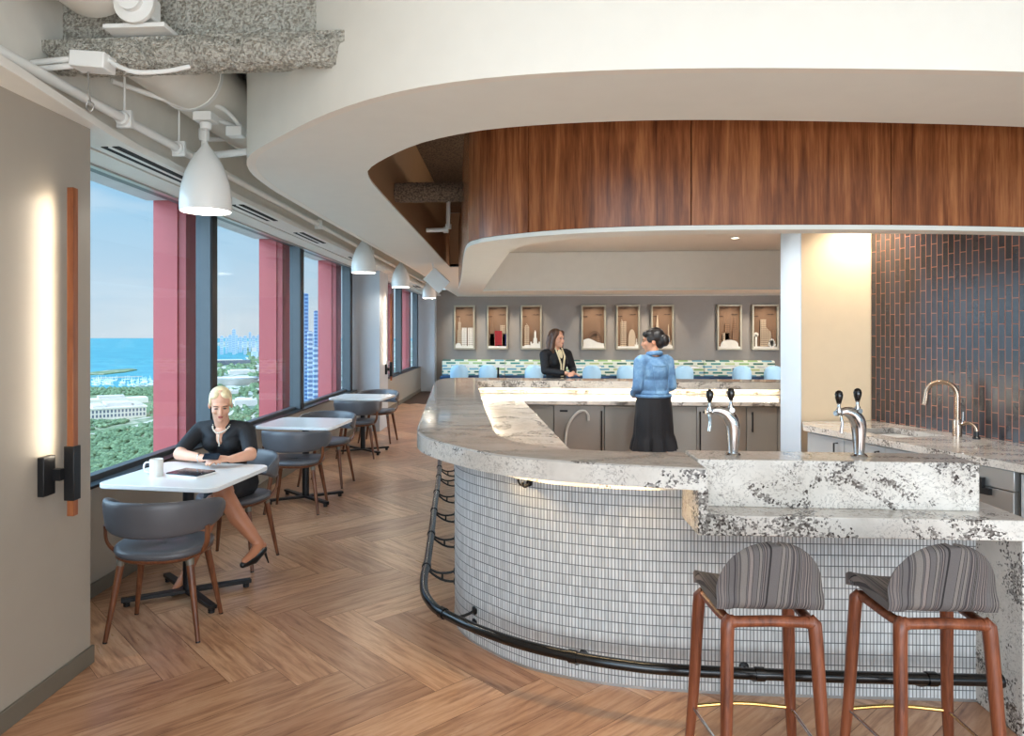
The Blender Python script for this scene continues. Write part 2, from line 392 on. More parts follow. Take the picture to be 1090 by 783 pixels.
    def build(s,name,mats,parent=None,smooth=35,bevel=0,bseg=2,loc=None,**tags):
        o=bpy.data.objects.new(name,s.mesh(name,smooth)); COL.objects.link(o)
        for mm in (mats if isinstance(mats,(list,tuple)) else [mats]):
            o.data.materials.append(M[mm] if isinstance(mm,str) else mm)
        if parent is not None: o.parent=parent
        if loc: o.location=loc
        if bevel:
            b=o.modifiers.new('bevel','BEVEL'); b.width=bevel; b.segments=bseg; b.limit_method='ANGLE'; b.angle_limit=math.radians(40)
        for k,v in tags.items(): o[k]=v
        return o
def B(*a,**k): return MB().box(*a,**k)
def tag(o,label=None,cat=None,group=None,kind=None):
    if label: o['label']=label
    if cat: o['category']=cat
    if group: o['group']=group
    if kind: o['kind']=kind
    return o
def empty(name,loc=(0,0,0),rz=0,label=None,cat=None,group=None,kind=None):
    o=bpy.data.objects.new(name,None); COL.objects.link(o); o.location=loc; o.rotation_euler=(0,0,rz); o.empty_display_size=.1
    return tag(o,label,cat,group,kind)
def copy_tree(o,parent=None):
    c=o.copy(); COL.objects.link(c)
    if parent is not None: c.parent=parent
    for ch in [x for x in bpy.data.objects if x.parent==o]: copy_tree(ch,c)
    return c
def spline(pts,n=6,closed=False):
    P=[Vector(p) for p in pts]; N=len(P); out=[]
    rng=N if closed else N-1
    for i in range(rng):
        p1=P[i];p2=P[(i+1)%N]
        p0=P[i-1] if (i>0 or closed) else p1*2-p2
        p3=P[(i+2)%N] if (i+2<N or closed) else p2*2-p1
        for k in range(n):
            t=k/n; out.append(tuple(.5*((2*p1)+(p2-p0)*t+(2*p0-5*p1+4*p2-p3)*t*t+(3*p1-p0-3*p2+p3)*t**3)))
    if not closed: out.append(tuple(P[-1]))
    return out
def offset2(path,d):
    """offset an open 2-D polyline to its left by d"""
    out=[]
    n=len(path)
    for i in range(n):
        a=Vector(path[max(i-1,0)][:2]); b=Vector(path[min(i+1,n-1)][:2]); t=(b-a).normalized()
        p=Vector(path[i][:2]); out.append((p.x-t.y*d,p.y+t.x*d))
    return out
def arclen(path):
    L=[0]
    for i in range(1,len(path)): L.append(L[-1]+math.dist(path[i-1][:2],path[i][:2]))
    return L
def at_len(path,s):
    L=arclen(path)
    for i in range(1,len(path)):
        if L[i]>=s:
            t=(s-L[i-1])/(L[i]-L[i-1]); a=Vector(path[i-1]);b=Vector(path[i]); return tuple(a+(b-a)*t),(b-a).normalized()
    return tuple(path[-1]),(Vector(path[-1])-Vector(path[-2])).normalized()
def remeshed(mb,name,mat,voxel,parent,smooth_it=6,factor=.5,trim=None):
    me=bpy.data.meshes.new(name); me.from_pydata(mb.v,[],mb.f)
    o=bpy.data.objects.new(name,me); COL.objects.link(o)
    r=o.modifiers.new('r','REMESH'); r.mode='VOXEL'; r.voxel_size=voxel
    if smooth_it:
        sm=o.modifiers.new('s','SMOOTH'); sm.iterations=smooth_it; sm.factor=factor
    dg=bpy.context.evaluated_depsgraph_get(); ev=o.evaluated_get(dg)
    nm=bpy.data.meshes.new_from_object(ev); o.modifiers.clear(); o.data=nm; bpy.data.meshes.remove(me)
    nm.name=name; nm.polygons.foreach_set('use_smooth',[True]*len(nm.polygons))
    nm.materials.clear(); nm.materials.append(M[mat]); o.parent=parent
    return o

# ================================================================ THE ROOM
def structure(o): o['kind']='structure'; return o
CE=2.58          # underside of the white dropped ceiling
SL=3.45          # structural slab

# floor: herringbone planks
PL,PW=1.04,.222
mb=MB(); tints=[]
X0,Y0=-1.30-.735,3.16+.735
c45=math.sqrt(.5)
def w2(p,q): return (X0+(p+q)*c45, Y0+(q-p)*c45, 0.0)
rngf=random.Random(3)
for col in range(-8,12):
    for k in range(-30,52):
        for kind in (0,1):
            bp=k*PW+col*PL; bq=k*PW-col*PL
            if kind==0: p0,p1,q0,q1=bp,bp+PL,bq,bq+PW
            else: p0,p1,q0,q1=bp+PL,bp+PL+PW,bq+PW-PL,bq+PW
            gp=.0009
            p0+=gp;q0+=gp;p1-=gp;q1-=gp
            cx,cy,_=w2((p0+p1)/2,(q0+q1)/2)
            if not(-3.2<cx<8.6 and -2.6<cy<20.2): continue
            ou,ov=rngf.random()*5,rngf.random()*5
            if kind==0: uv=[(ou,ov),(ou+PL,ov),(ou+PL,ov+PW),(ou,ov+PW)]
            else: uv=[(ou,ov),(ou,ov+PW),(ou+PL,ov+PW),(ou+PL,ov)]
            vs=[w2(p0,q0),w2(p1,q0),w2(p1,q1),w2(p0,q1)]
            mb.add(vs,[(0,1,2,3)],0,[uv]); tints.append((rngf.random(),rngf.random(),0,1))
n_pl=len(tints)
mb.box(-3.0,8.6,-2.6,20.2,-.25,-.0012,1)
tints+=[(0,0,0,1)]*6
fl=mb.build('floor',['floor',plain('floor_joint',rgb(70,48,34),.7)],smooth=None)
ca=fl.data.color_attributes.new('tint','FLOAT_COLOR','CORNER')
arr=[]
for p,t in zip(fl.data.polygons,tints): arr+=list(t)*p.loop_total
ca.data.foreach_set('color',arr); structure(fl)

# left wall close to the camera, with return to the window plane
structure(MB().prism([(-2.05,-2.5),(-2.05,3.30),(-2.60,3.30),(-2.60,-2.5)],0,CE+.02).build('wall_left','taupe_wall'))
structure(MB().prism([(-2.035,-2.5),(-2.035,3.312),(-2.05,3.312),(-2.05,-2.5)],0,.085).build('baseboard_left','baseboard_grey',bevel=.003))
# window wall below the glass
structure(B(-2.75,-2.55,3.30,19.7,0,.655).build('wall_window','taupe_wall'))
structure(B(-2.55,-2.535,3.30,11.30,0,.085).build('baseboard_window','baseboard_grey',bevel=.003))
structure(B(-2.55,-2.535,12.05,19.0,0,.085).build('baseboard_window_far','baseboard_grey',bevel=.003))
structure(B(-2.62,-2.535,3.31,11.28,.655,.672).build('trim_1','black_metal',bevel=.003))
structure(B(-2.62,-2.535,12.05,19.0,.655,.672).build('trim_2','black_metal',bevel=.003))
# wall strip above the glass and columns
structure(B(-2.78,-2.60,-2.5,19.7,2.66,SL).build('wall_window_head','white_paint'))
def column(name,y0,y1):
    o=MB().box(-2.74,-2.17,y0,y1,0,CE+.02).build(name,'column_paint',bevel=.006); structure(o)
column('wall_column_near',11.30,12.03); column('wall_column_far',19.05,19.7)

# windows
GX=-2.68
def window(idx,y0,y1,mull_near=None,mull_far=None):
    w=empty('window_%d'%idx,(0,0,0),kind='structure')
    f=MB().box(GX-.03,GX+.04,y0,y1,.655,.70).box(GX-.03,GX+.04,y0,y1,2.625,2.66)
    f.build('window_frame','mullion_metal',w,bevel=.003)
    B(GX-.012,GX+.012,y0,y1,.69,2.63).build('glass','glass',w)
    f=MB()
    f.box(GX-.03,-2.58,y1,y1+.13,.655,2.66)
    f.build('mullion','mullion_metal',w,bevel=.004)
    MB().box(-2.58,-2.572,y1+.01,y1+.12,.665,2.655).build('mullion_cap','black_metal',w)
window(1,3.30,5.87); window(2,6.00,8.40); window(3,8.53,10.99)
window(4,12.03,13.45); window(5,13.58,15.95); window(6,16.08,18.62)
# exterior red fins outside every mullion and the pale lintel over the glass
for i,y in enumerate((5.93,8.46,11.05,13.52,16.02,18.70)):
    e=empty('exterior_fin',(-3.0,y,0),label=None)
    fin_lab=['red exterior panel outside the first window from the camera','red exterior panel outside the second window, beside the city view','red exterior panel outside the third window, next to the near column',
             'red exterior panel nearest beyond the first column','red exterior panel in the middle of the far windows','red exterior panel outside the last window before the banquette'][i]
    tag(e,fin_lab,'facade panel','red panels outside the windows')
    MB().box(-.10,.19,-.03,.30,0,2.98).build('panel_return','red_panel_deep',e)
    MB().box(-.09,.12,-.045,-.031,0,2.98).build('panel_face','red_panel',e)
for i,(a,b_) in enumerate(((3.0,5.87),(6.25,8.40),(8.78,10.99),(11.37,13.46),(13.84,15.96),(16.34,18.64))):
    structure(B(-3.14,-2.80,a,b_,2.72,2.95).build('trim_lintel_%d'%(i+1),'outside_lintel'))

# perimeter soffit with slot diffusers
s=MB().prism([(-1.78,-2.5),(-1.80,1.6),(-1.90,2.6),(-2.02,3.45),(-2.05,3.8),(-2.05,19.6),(-2.25,19.6),(-2.25,-2.5)],CE,CE+.04)
s.box(-2.46,-2.275,-2.5,19.6,CE,CE+.04)
structure(s.build('ceiling_soffit','soffit_white',bevel=.002))
structure(B(-2.275,-2.25,3.2,19.6,CE+.012,CE+.04).build('trim_3','slot_black'))
structure(B(-2.50,-2.46,3.2,19.6,CE-.012,CE+.03).build('trim_4','steel_light'))
structure(B(-2.535,-2.505,3.2,19.6,CE+.03,CE+.05).build('trim_5','slot_black'))
structure(B(-2.66,-2.535,3.2,19.6,CE+.055,CE+.07).build('ceiling_window_pocket','soffit_white'))
structure(MB().box(-2.20,-2.13,-2.5,19.6,CE+.04,SL).build('wall_plenum','plenum_paint'))
for i,(a,b) in enumerate(((3.62,4.95),(5.35,6.15),(6.9,7.75),(9.2,9.95),(12.6,13.3),(15,15.7))):
    e=empty('slot_diffuser',(-2.14,(a+b)/2,CE),kind=None)
    tag(e,['long twin slot air diffuser in the soffit nearest the camera','short twin slot air diffuser just past the first pendant','twin slot air diffuser above the second red panel','twin slot air diffuser before the near column','small slot air diffuser just beyond the near column','small slot air diffuser over the far windows'][i],'air vent','slot diffusers in the window soffit')
    h=(b-a)/2
    MB().box(-.050,-.012,-h,h,-.004,.004).box(.012,.050,-h,h,-.004,.004).build('slot','slot_black',e)
    MB().box(-.010,.010,-h,h,-.007,.003).build('blade','white_metal',e)

# structural slab and main dropped ceiling with its opening
structure(B(-2.9,9.2,-2.6,20.3,SL,SL+.3).build('ceiling_slab','popcorn'))
left=[(-1.60,10.2),(-1.655,7.0),(-1.672,5.2),(-1.66,4.65),(-1.61,4.22),(-1.483,3.88),(-1.257,3.59),(-.834,3.14),(-.451,2.87),(-.032,2.74),(.527,2.71),(1.3,2.77),(2.2,2.9),(4.2,3.3)]
outer=[(-1.60,19.5)]+[(p[0],p[1]) for p in spline([(x,y,0) for x,y in left],5)]
hl=[(-1.005,10.81),(-.98,8.5),(-.961,6.1),(-.952,5.0),(-.93,4.46),(-.845,4.17),(-.538,3.73),(-.244,3.51),(.027,3.42),(.4,3.375),(.90,3.385),(1.764,3.50),(2.6,3.66),(4.4,4.1)]
hole=[(p[0],p[1]) for p in spline([(x,y,0) for x,y in hl],5)]
XR=8.4
# underside as two bands (left/near band between outer and hole, then the rear field)
def ribbon(mb,a,b,z0,z1,mi=0):
    """horizontal slab between two polylines"""
    n=max(len(a),len(b))
    def rs(path):
        L=arclen(path)[-1]; return [at_len([(p[0],p[1],0) for p in path],min(L*i/(n-1),L-1e-6))[0] for i in range(n)]
    A=rs(a);Bp=rs(b); vs=[];fs=[]
    for z in (z0,z1):
        for p in A: vs.append((p[0],p[1],z))
        for p in Bp: vs.append((p[0],p[1],z))
    for i in range(n-1):
        fs.append((i,i+1,n+i+1,n+i)); fs.append((2*n+i,3*n+i,3*n+i+1,2*n+i+1))
        fs.append((i,2*n+i,2*n+i+1,i+1)); fs.append((n+i,n+i+1,3*n+i+1,3*n+i))
    fs.append((0,n,3*n,2*n)); fs.append((n-1,3*n-1,4*n-1,2*n-1))
    mb.add(vs,fs,mi); return mb
c=MB()
oc=[p for p in outer if p[1]<=10.81]; oc=[(-1.60,10.81)]+oc+[(XR,3.95)]
hc=hole+[(XR,5.2)]
def resample(path,n):
    L=arclen(path)[-1]; P3=[(p[0],p[1],0) for p in path]
    return [at_len(P3,min(L*i/(n-1),L-1e-6))[0][:2] for i in range(n)]
oc=resample(oc,130); hc=resample(hc,130)
ribbon(c,oc,hc,CE,CE+.05)
c.prism([(-1.60,10.81),(XR,10.81),(XR,19.6),(-1.60,19.6)],CE,CE+.05)
cl=c.build('ceiling','ceiling_paint',smooth=None); structure(cl)
# vertical bulkhead face on the outside, and the sides of the opening
def fence(path,z0,z1,th,mats,name,smooth=35):
    m_=MB(); off=offset2(path,th)
    n=len(path); vs=[]
    for z in (z0,z1):
        vs+=[(p[0],p[1],z) for p in path]; vs+=[(p[0],p[1],z) for p in off]
    L=arclen(path); fs=[];uv=[];mi=[]
    for i in range(n-1):
        fs.append((i,i+1,2*n+i+1,2*n+i)); uv.append([(L[i],z0),(L[i+1],z0),(L[i+1],z1),(L[i],z1)])
        fs.append((n+i,3*n+i,3*n+i+1,n+i+1)); uv.append([(L[i],z0),(L[i],z1),(L[i+1],z1),(L[i+1],z0)])
        fs.append((i,n+i,n+i+1,i+1)); uv.append([(L[i],0),(L[i],th),(L[i+1],th),(L[i+1],0)])
        fs.append((2*n+i,2*n+i+1,3*n+i+1,3*n+i)); uv.append([(L[i],0),(L[i+1],0),(L[i+1],th),(L[i],th)])
    fs.append((0,2*n,3*n,n)); uv.append([(0,z0),(0,z1),(th,z1),(th,z0)])
    fs.append((n-1,2*n-1,4*n-1,3*n-1)); uv.append([(0,z0),(th,z0),(th,z1),(0,z1)])
    m_.add(vs,fs,0,uv); return m_
# curved ceiling bulkhead: the path runs far -> near -> right, the room side is on its right
structure(fence(offset2([(-1.60,19.5)]+oc,-.003),CE-.002,3.30,.05,None,None).build('ceiling_bulkhead','white_paint',smooth=40))
structure(fence(offset2(hc,.003),CE+.012,3.40,-.03,None,None).build('ceiling_opening_side','opening_shade',smooth=40))
structure(B(-1.05,XR,10.81,10.86,CE+.012,3.40).build('ceiling_opening_end','opening_shade'))
structure(B(-1.0,XR,3.6,10.8,3.405,3.44).build('ceiling_opening_top','popcorn_shade'))

# far wall, right walls
structure(B(-2.75,XR+.2,19.5,19.7,0,2.75).build('wall_back','greige_wall'))
structure(B(-2.1,XR,19.485,19.5,0,.10).build('baseboard_back','baseboard_grey'))
structure(B(XR,XR+.15,-2.6,19.7,0,SL).build('wall_right','greige_wall'))
structure(B(-1.60,XR,19.47,19.50,CE-.015,CE+.0).build('trim_6','white_paint'))
# partition with its lit end and the beige face
pt=MB().prism([(2.235,5.80),(2.80,5.90),(3.9,5.95),(3.9,6.35),(2.235,6.22)],0,2.70)
structure(pt.build('wall_partition','beige_wall',bevel=.003))
structure(MB().prism([(2.229,5.796),(2.2345,5.796),(2.2345,6.224),(2.229,6.224)],0,2.68).build('trim_partition_end','end_white'))
# tiled wall running from the partition towards the camera
ux,uy=.3005,-.9538
A=(2.806,5.89); L=4.2
tw_=MB().prism([A,(A[0]+ux*L,A[1]+uy*L),(A[0]+ux*L-uy*.12,A[1]+uy*L+ux*.12),(A[0]-uy*.12,A[1]+ux*.12)],0,2.70)
tl=tw_.build('wall_tiled','dark_tile'); structure(tl)

# ---------------------------------------------------------------- canopy over the bar
ZC=2.15
fa=[(-.80,10.05),(-.743,9.3),(-.568,7.44),(-.40,5.45),(-.325,4.72),(-.27,4.50),(-.166,4.34),(.033,4.185),(.24,4.07),(.471,3.995),(.848,3.95),(1.4,3.965),(2.016,4.02),(2.8,4.17),(4.4,4.55)]
fas=[(p[0],p[1]) for p in spline([(x,y,0) for x,y in fa],5)]
ri=[(-.48,9.95),(-.444,9.6),(-.25,7.3),(-.075,5.30),(-.03,4.90),(.036,4.60),(.15,4.42),(.338,4.275),(.80,4.15),(1.5,4.13),(2.2,4.19),(2.9,4.33),(4.4,4.70)]
ris=[(p[0],p[1]) for p in spline([(x,y,0) for x,y in ri],5)]
cn=empty('bar_canopy',(1,4,ZC),0,'walnut clad ceiling canopy with white underside, curving above the bar','ceiling canopy')
def rel(o,root):
    # geometry was written in room coordinates: keep it there under a root that stands at the thing's base
    if any(abs(v)>1e-9 for v in root.rotation_euler):
        mtx=(Matrix.Translation(root.location)@root.rotation_euler.to_matrix().to_4x4()).inverted()
    else: mtx=Matrix.Translation(-root.location)
    o.matrix_parent_inverse=mtx; return o
def wbuild(mb,name,mats,root,**k): return rel(mb.build(name,mats,root,**k),root)
rb=ribbon(MB(),fas,ris,ZC,ZC+.025)
rb.prism([(-.75,9.6),(4.4,9.6),(4.4,10.3),(-.80,10.3)],ZC-.001,ZC+.024)
wbuild(rb,'soffit','ceiling_paint',cn,smooth=None)
# wood panels with open joints
Ltot=arclen(fas)[-1]
def cut(path,s0,s1):
    P3=[(p[0],p[1],0) for p in path]; Lr=arclen(path)
    out=[at_len(P3,s0)[0][:2]]+[path[i] for i in range(len(path)) if s0+1e-4<Lr[i]<s1-1e-4]+[at_len(P3,s1)[0][:2]]
    return out
def s_at(path,test):
    Lr=arclen(path)
    for i,p in enumerate(path):
        if test(p): return Lr[i]
    return Lr[-1]
seams=[0, s_at(fas,lambda p:p[1]<7.0), s_at(fas,lambda p:p[0]>.033), s_at(fas,lambda p:p[0]>.848), s_at(fas,lambda p:p[0]>2.016), s_at(fas,lambda p:p[0]>3.2), Ltot-.001]
for i in range(len(seams)-1):
    wbuild(fence(cut(fas,seams[i]+.003,seams[i+1]-.003),ZC+.027,3.0,.03,None,None),'wood_panel','walnut',cn,smooth=40)
wbuild(fence(cut(fas,.002,Ltot-.003),ZC+.024,3.02,.05,None,None).xf(Matrix.Translation((.0,.031,0))),'backing','slot_black',cn,smooth=40)
wbuild(fence(cut(ris,.01,arclen(ris)[-1]-.01),ZC+.026,2.68,-.03,None,None),'tray_side','white_paint',cn,smooth=40)
wbuild(B(-.47,4.4,9.60,9.64,ZC+.026,2.66),'tray_end','white_paint',cn)
wbuild(MB().prism([p for p in ris if p[1]<9.6]+[(4.4,9.62),(-.44,9.62)],2.665,2.70),'tray_top','white_paint',cn)
wbuild(B(-.80,4.4,10.27,10.3,ZC+.026,3.0),'rear_face','white_paint',cn)

# ---------------------------------------------------------------- lamps: pendants
def pendant_shade():
    prof=[]
    R=.146;Hh=.40
    for t,r in ((0,1.0),(.1,1.005),(.25,.985),(.4,.92),(.55,.80),(.68,.65),(.8,.46),(.9,.26),(.97,.12),(1,.085)): prof.append((R*r,Hh*t))
    inner=[(r-.006 if r>.02 else r,z-.004 if i else z) for i,(r,z) in enumerate(prof)]
    return prof,inner
pr,inn=pendant_shade()
proto=None
plab=['large white dome pendant lamp hanging nearest the camera by the first red panel','second white dome pendant lamp, in front of the near column','third white dome pendant lamp, in front of the far red panels','farthest and smallest white dome pendant lamp, before the far column']
for i,y in enumerate((4.03,8.36,11.1,14.82)):
    if proto is None:
        e=empty('pendant_lamp',(-1.80,y,2.30))
        MB().lathe(inn[::-1]+pr,40,cap=False).build('lamp_shade','white_enamel',e,smooth=60)
        MB().lathe([(0,.12),(.03,.12),(.045,.15),(.04,.20),(.02,.24),(0,.25)],20).build('bulb','lamp_lens',e)
        MB().tube([(0,0,.39),(0,0,.52)],.004,8).build('cord','white_metal',e)
        MB().lathe([(0,.48),(.030,.48),(.034,.49),(.034,.515),(0,.52)],16).build('ceiling_cap','white_metal',e)
        MB().cbox((0,0,.545),(.11,.11,.05)).build('junction_box','white_metal',e,bevel=.004)
        proto=e
    else:
        e=copy_tree(proto); e.location=(-1.80,y,2.30)
    tag(e,plab[i],'pendant lamp','dome pendants along the windows')

# ---------------------------------------------------------------- plenum services
be=empty('fireproofed_beam',(-1.4,3.2,2.77),0,'ceiling beam coated in rough cream spray fireproofing, crossing the open ceiling by the window','beam')
rng2=random.Random(5)
def lumpy(path,r,seg,amp,flat=1):
    m_=MB(); m_.tube(path,r,seg,flat=flat)
    m_.v=[(x+rng2.uniform(-amp,amp)*.4,y+rng2.uniform(-amp,amp),z+rng2.uniform(-amp,amp)) for x,y,z in m_.v]
    return m_
pth=[(-2.12+.015*i,3.10+(.012*math.sin(i*.45)),2.845+.008*math.sin(i*.8)) for i in range(91)]
wbuild(lumpy(pth,[.07 if i>2 else .05 for i in range(91)],44,.007),'beam_flange','popcorn',be,smooth=180)
wbuild(lumpy([(-2.12+.015*i,3.37,2.94) for i in range(91)],.045,28,.006),'beam_flange_rear','popcorn',be,smooth=180)
wbuild(B(-2.14,-.7,3.06,3.40,2.865,2.915),'flange_plate','popcorn',be)
wbuild(B(-2.14,-.7,3.21,3.27,2.9,SL),'beam_web','popcorn',be)
wbuild(B(-1.80,-1.52,2.985,3.12,2.925,2.945),'saddle_plate','white_metal',be,bevel=.003)
wbuild(MB().cbox((-1.63,3.03,3.02),(.10,.10,.10)),'bracket','white_metal',be,bevel=.01)
st=MB().lathe([(0,-.04),(.085,-.04),(.09,-.03),(.09,-.01),(.05,0),(.05,.03),(0,.035)],24); st.xf(Matrix.Translation((-1.64,2.94,3.02))@Euler((PI/2,0,0)).to_matrix().to_4x4())
wbuild(st,'pulley_disc','white_metal',be)
du=empty('round_duct',(-1.85,4,3.0),0,'large round white air duct running along the open ceiling above the pendants','duct')
wbuild(MB().tube([(-1.85,-2.4,3.19),(-1.85,1,3.19),(-1.85,3.03,3.19)],.20,28),'duct_body','plenum_paint',du)
wbuild(MB().tube([(-1.90,3.50,3.09),(-1.90,6.0,3.09),(-1.90,19.4,3.09)],.20,28),'duct_body','plenum_paint',du)
for yy in (4.0,4.9,5.9,7.4): wbuild(MB().tube([(-1.90,yy,3.09),(-1.90,yy+.035,3.09)],.205,28),'duct_band','white_metal',du)
sp=empty('sprinkler_pipe',(-2.02,4,2.70),0,'white sprinkler pipe running along the top of the window soffit','pipe')
wbuild(MB().tube([(-2.02,-2.4,2.70),(-2.02,3,2.70),(-2.02,8,2.70),(-2.02,19.3,2.70)],.024,14),'pipe_run','white_metal',sp)
for yy in (3.55,4.15,7.2,9.9,12.7,15.6):
    wbuild(MB().tube([(-2.02,yy-.035,2.70),(-2.02,yy+.035,2.70)],.036,14).box(-2.06,-1.98,yy-.012,yy+.012,2.655,2.745),'coupling','white_metal',sp,bevel=.003)
    wbuild(MB().tube([(-2.02,yy,2.74),(-2.02,yy,SL)],.006,8),'hanger_rod','white_metal',sp)
wbuild(MB().tube([(-2.02,4.32,2.70),(-1.9,4.32,2.70),(-1.66,4.32,2.72)],.022,14).tube([(-1.94,4.32,2.70),(-1.94,4.32,2.95)],.018,12),'branch_pipe','white_metal',sp)
wbuild(MB().lathe([(0,0),(.03,0),(.034,.02),(.034,.07),(.022,.09),(0,.09)],14,(-1.94,4.32,2.79)),'valve','white_metal',sp)
jb=empty('junction_box',(-1.9,3.0,2.72),0,'cream square electrical junction box with conduits under the fireproofed beam','electrical box')
wbuild(MB().cbox((-1.84,2.98,2.775),(.16,.10,.07),(0,.1,0)),'box_body','white_metal',jb,bevel=.006)
for k,(dz,l) in enumerate(((.015,.24),(-.015,.24))): wbuild(MB().tube([(-1.92,2.97,2.775+dz),(-2.0,2.97,2.77+dz),(-2.12,2.98,2.765+dz)],.013,10),'conduit','white_metal',jb)
wbuild(MB().tube(spline([(-1.76,2.97,2.78),(-1.70,2.95,2.74),(-1.62,2.95,2.715),(-1.52,3.0,2.735),(-1.44,3.06,2.775)],5),.010,8),'flex_conduit','white_metal',jb)
wbuild(MB().tube([(-1.86,2.98,2.735),(-1.86,2.98,2.66),(-1.85,2.98,2.60)],.003,6).tube(spline([(-1.86,2.98,2.61),(-1.835,2.98,2.59),(-1.85,2.98,2.56),(-1.87,2.98,2.58),(-1.86,2.98,2.61)],4),.003,6),'hook_wire','steel',jb)
cd=empty('cross_conduits',(-1.8,4.6,2.9),0,'thin white conduits crossing the open ceiling behind the first pendant','conduit')
wbuild(MB().tube([(-2.12,3.6,2.92),(-1.9,4.0,2.90),(-1.62,4.6,2.86)],.014,10),'conduit','white_metal',cd)
wbuild(MB().tube(spline([(-1.80,4.05,2.95),(-1.74,4.2,2.93),(-1.68,4.35,2.84),(-1.64,4.5,2.80)],5),.014,10),'conduit','white_metal',cd)
wbuild(MB().tube([(-2.1,4.75,2.92),(-1.7,4.75,2.92)],.016,10),'conduit','white_metal',cd)
wbuild(MB().cbox((-1.72,4.28,2.83),(.10,.08,.06)),'box_body','white_metal',cd,bevel=.006)
# pipe and lagged pipe inside the ceiling opening
lp=empty('lagged_pipe',(-.6,5.6,2.75),0,'rough fireproofed pipe inside the ceiling opening left of the walnut canopy','pipe')
wbuild(lumpy([(-.95+.012*i,5.6,2.70) for i in range(46)],.076,30,.005),'lagging','popcorn_shade',lp,smooth=180)
cp=empty('elbow_pipe',(-.6,7,2.6),0,'thin pipe with elbow inside the ceiling opening, below the lagged pipe','pipe')
wbuild(MB().tube([(-.93,7.4,2.66),(-.80,7.4,2.66),(-.72,7.4,2.665),(-.70,7.4,2.69),(-.70,7.4,3.1)],.022,12),'pipe_run','white_metal',cp)
wbuild(MB().tube([(-.75,7.4,2.66),(-.70,7.4,2.66)],.032,12).tube([(-.70,7.4,2.67),(-.70,7.4,2.72)],.032,12),'elbow','white_metal',cp)
wbuild(MB().tube([(-.62,4.9,3.05),(-.60,4.9,2.98),(-.55,4.9,2.95)],.03,12),'capped_stub','white_metal',cp)

# ceiling hatch and exit light near the end of the window strip
ht=empty('ceiling_flap',(-1.13,10.3,2.2),0,'small tilted white panel hanging from the ceiling above the bar end','panel')
wbuild(MB().cbox((-1.12,10.1,2.33),(.30,.03,.24),(.5,.75,.25)),'flap_board','white_metal',ht,bevel=.003)
wbuild(MB().tube([(-1.15,10.1,2.42),(-1.18,10.1,2.58)],.008,8),'arm','white_metal',ht)
for i,(x,y) in enumerate(((2.47,8.28),(.6,7.4),(1.6,5.9),(1.0,5.4))):
    e=empty('recessed_downlight',(x,y,2.655)); tag(e,'small round downlight recessed in the canopy tray','downlight','downlights in the canopy tray')
    if i==0:
        MB().lathe([(.040,0),(.056,0),(.058,.006),(.056,.010),(.040,.010)],24,cap=False).build('trim_ring','white_metal',e)
        MB().lathe([(0,.004),(.040,.004),(.040,.008),(0,.008)],20).build('lens','lamp_lens',e); dl=e
    else:
        for ch in [c for c in bpy.data.objects if c.parent==dl]:
            k=ch.copy(); COL.objects.link(k); k.parent=e

# ---------------------------------------------------------------- wall sconces
def sconce(y,wx,label):
    e=empty('wall_sconce',(wx,y,.784),0,label,'wall lamp','tall wooden wall lamps')
    MB().box(.070,.100,-.018,.018,0,1.455).build('wood_bar','cherry_bar',e,bevel=.002)
    MB().box(.0,.030,-.115,-.035,.105,.275).build('wall_plate','black_metal',e,bevel=.003)
    MB().box(.030,.066,-.06,-.025,.165,.215).build('arm','black_metal',e)
    MB().box(.060,.108,-.026,.026,.07,.31).build('sleeve','black_metal',e,bevel=.003)
sconce(3.03,-2.05,'tall slim wooden wall lamp with black bracket on the near left wall')
sconce(11.86,-2.17,'tall slim wooden wall lamp with black bracket on the column beyond the last table')

# ================================================================ THE BAR
TOP,BOT=1.05,.96
so_=[(-.62,8.56),(-.80,8.46),(-.884,8.2),(-.875,7.7),(-.80,6.8),(-.668,5.29),(-.595,4.45),(-.555,4.02),(-.505,3.80),(-.423,3.63),(-.293,3.44),(-.075,3.21),(.204,3.075),(.42,3.015),(.60,2.98)]
so=[(p[0],p[1]) for p in spline([(x,y,0) for x,y in so_],5)]
outer_slab=[(3.10,8.50)]+so+[(.770,2.95)]
si_=[(-.30,8.10),(-.42,8.02),(-.435,7.85),(-.378,7.2),(-.239,5.36),(-.15,4.35),(-.113,3.95),(-.05,3.70),(.055,3.54),(.224,3.41),(.42,3.35),(.642,3.33)]
si=[(p[0],p[1]) for p in spline([(x,y,0) for x,y in si_],5)]
bar=empty('bar_counter',(.7,3.2,0),0,'long curved bar with white veined stone top and pale finger mosaic front','bar counter')
slab=MB(); slab.prism(outer_slab+[(.770,3.33)]+si[::-1]+[(3.10,8.06)],BOT,TOP)
wbuild(slab,'stone_top','marble_top',bar,bevel=.006,bseg=2)
# the thick mitred edge facing the room
ed=fence([(3.10,8.50)]+so+[(.770,2.95)],BOT-.001,TOP-.008,.014,None,None)
ed.xf(Matrix.Translation((0,0,0)))
edo=offset2([(3.10,8.50)]+so+[(.770,2.95)],-.004)
wbuild(fence(edo,BOT,TOP-.007,.012,None,None),'stone_edge','marble',bar,smooth=50)
edi=offset2([(3.10,8.06)]+si+[(.77,3.33)],.004)
wbuild(fence(edi,BOT,TOP-.007,-.012,None,None),'stone_edge_inside','marble',bar,smooth=50)
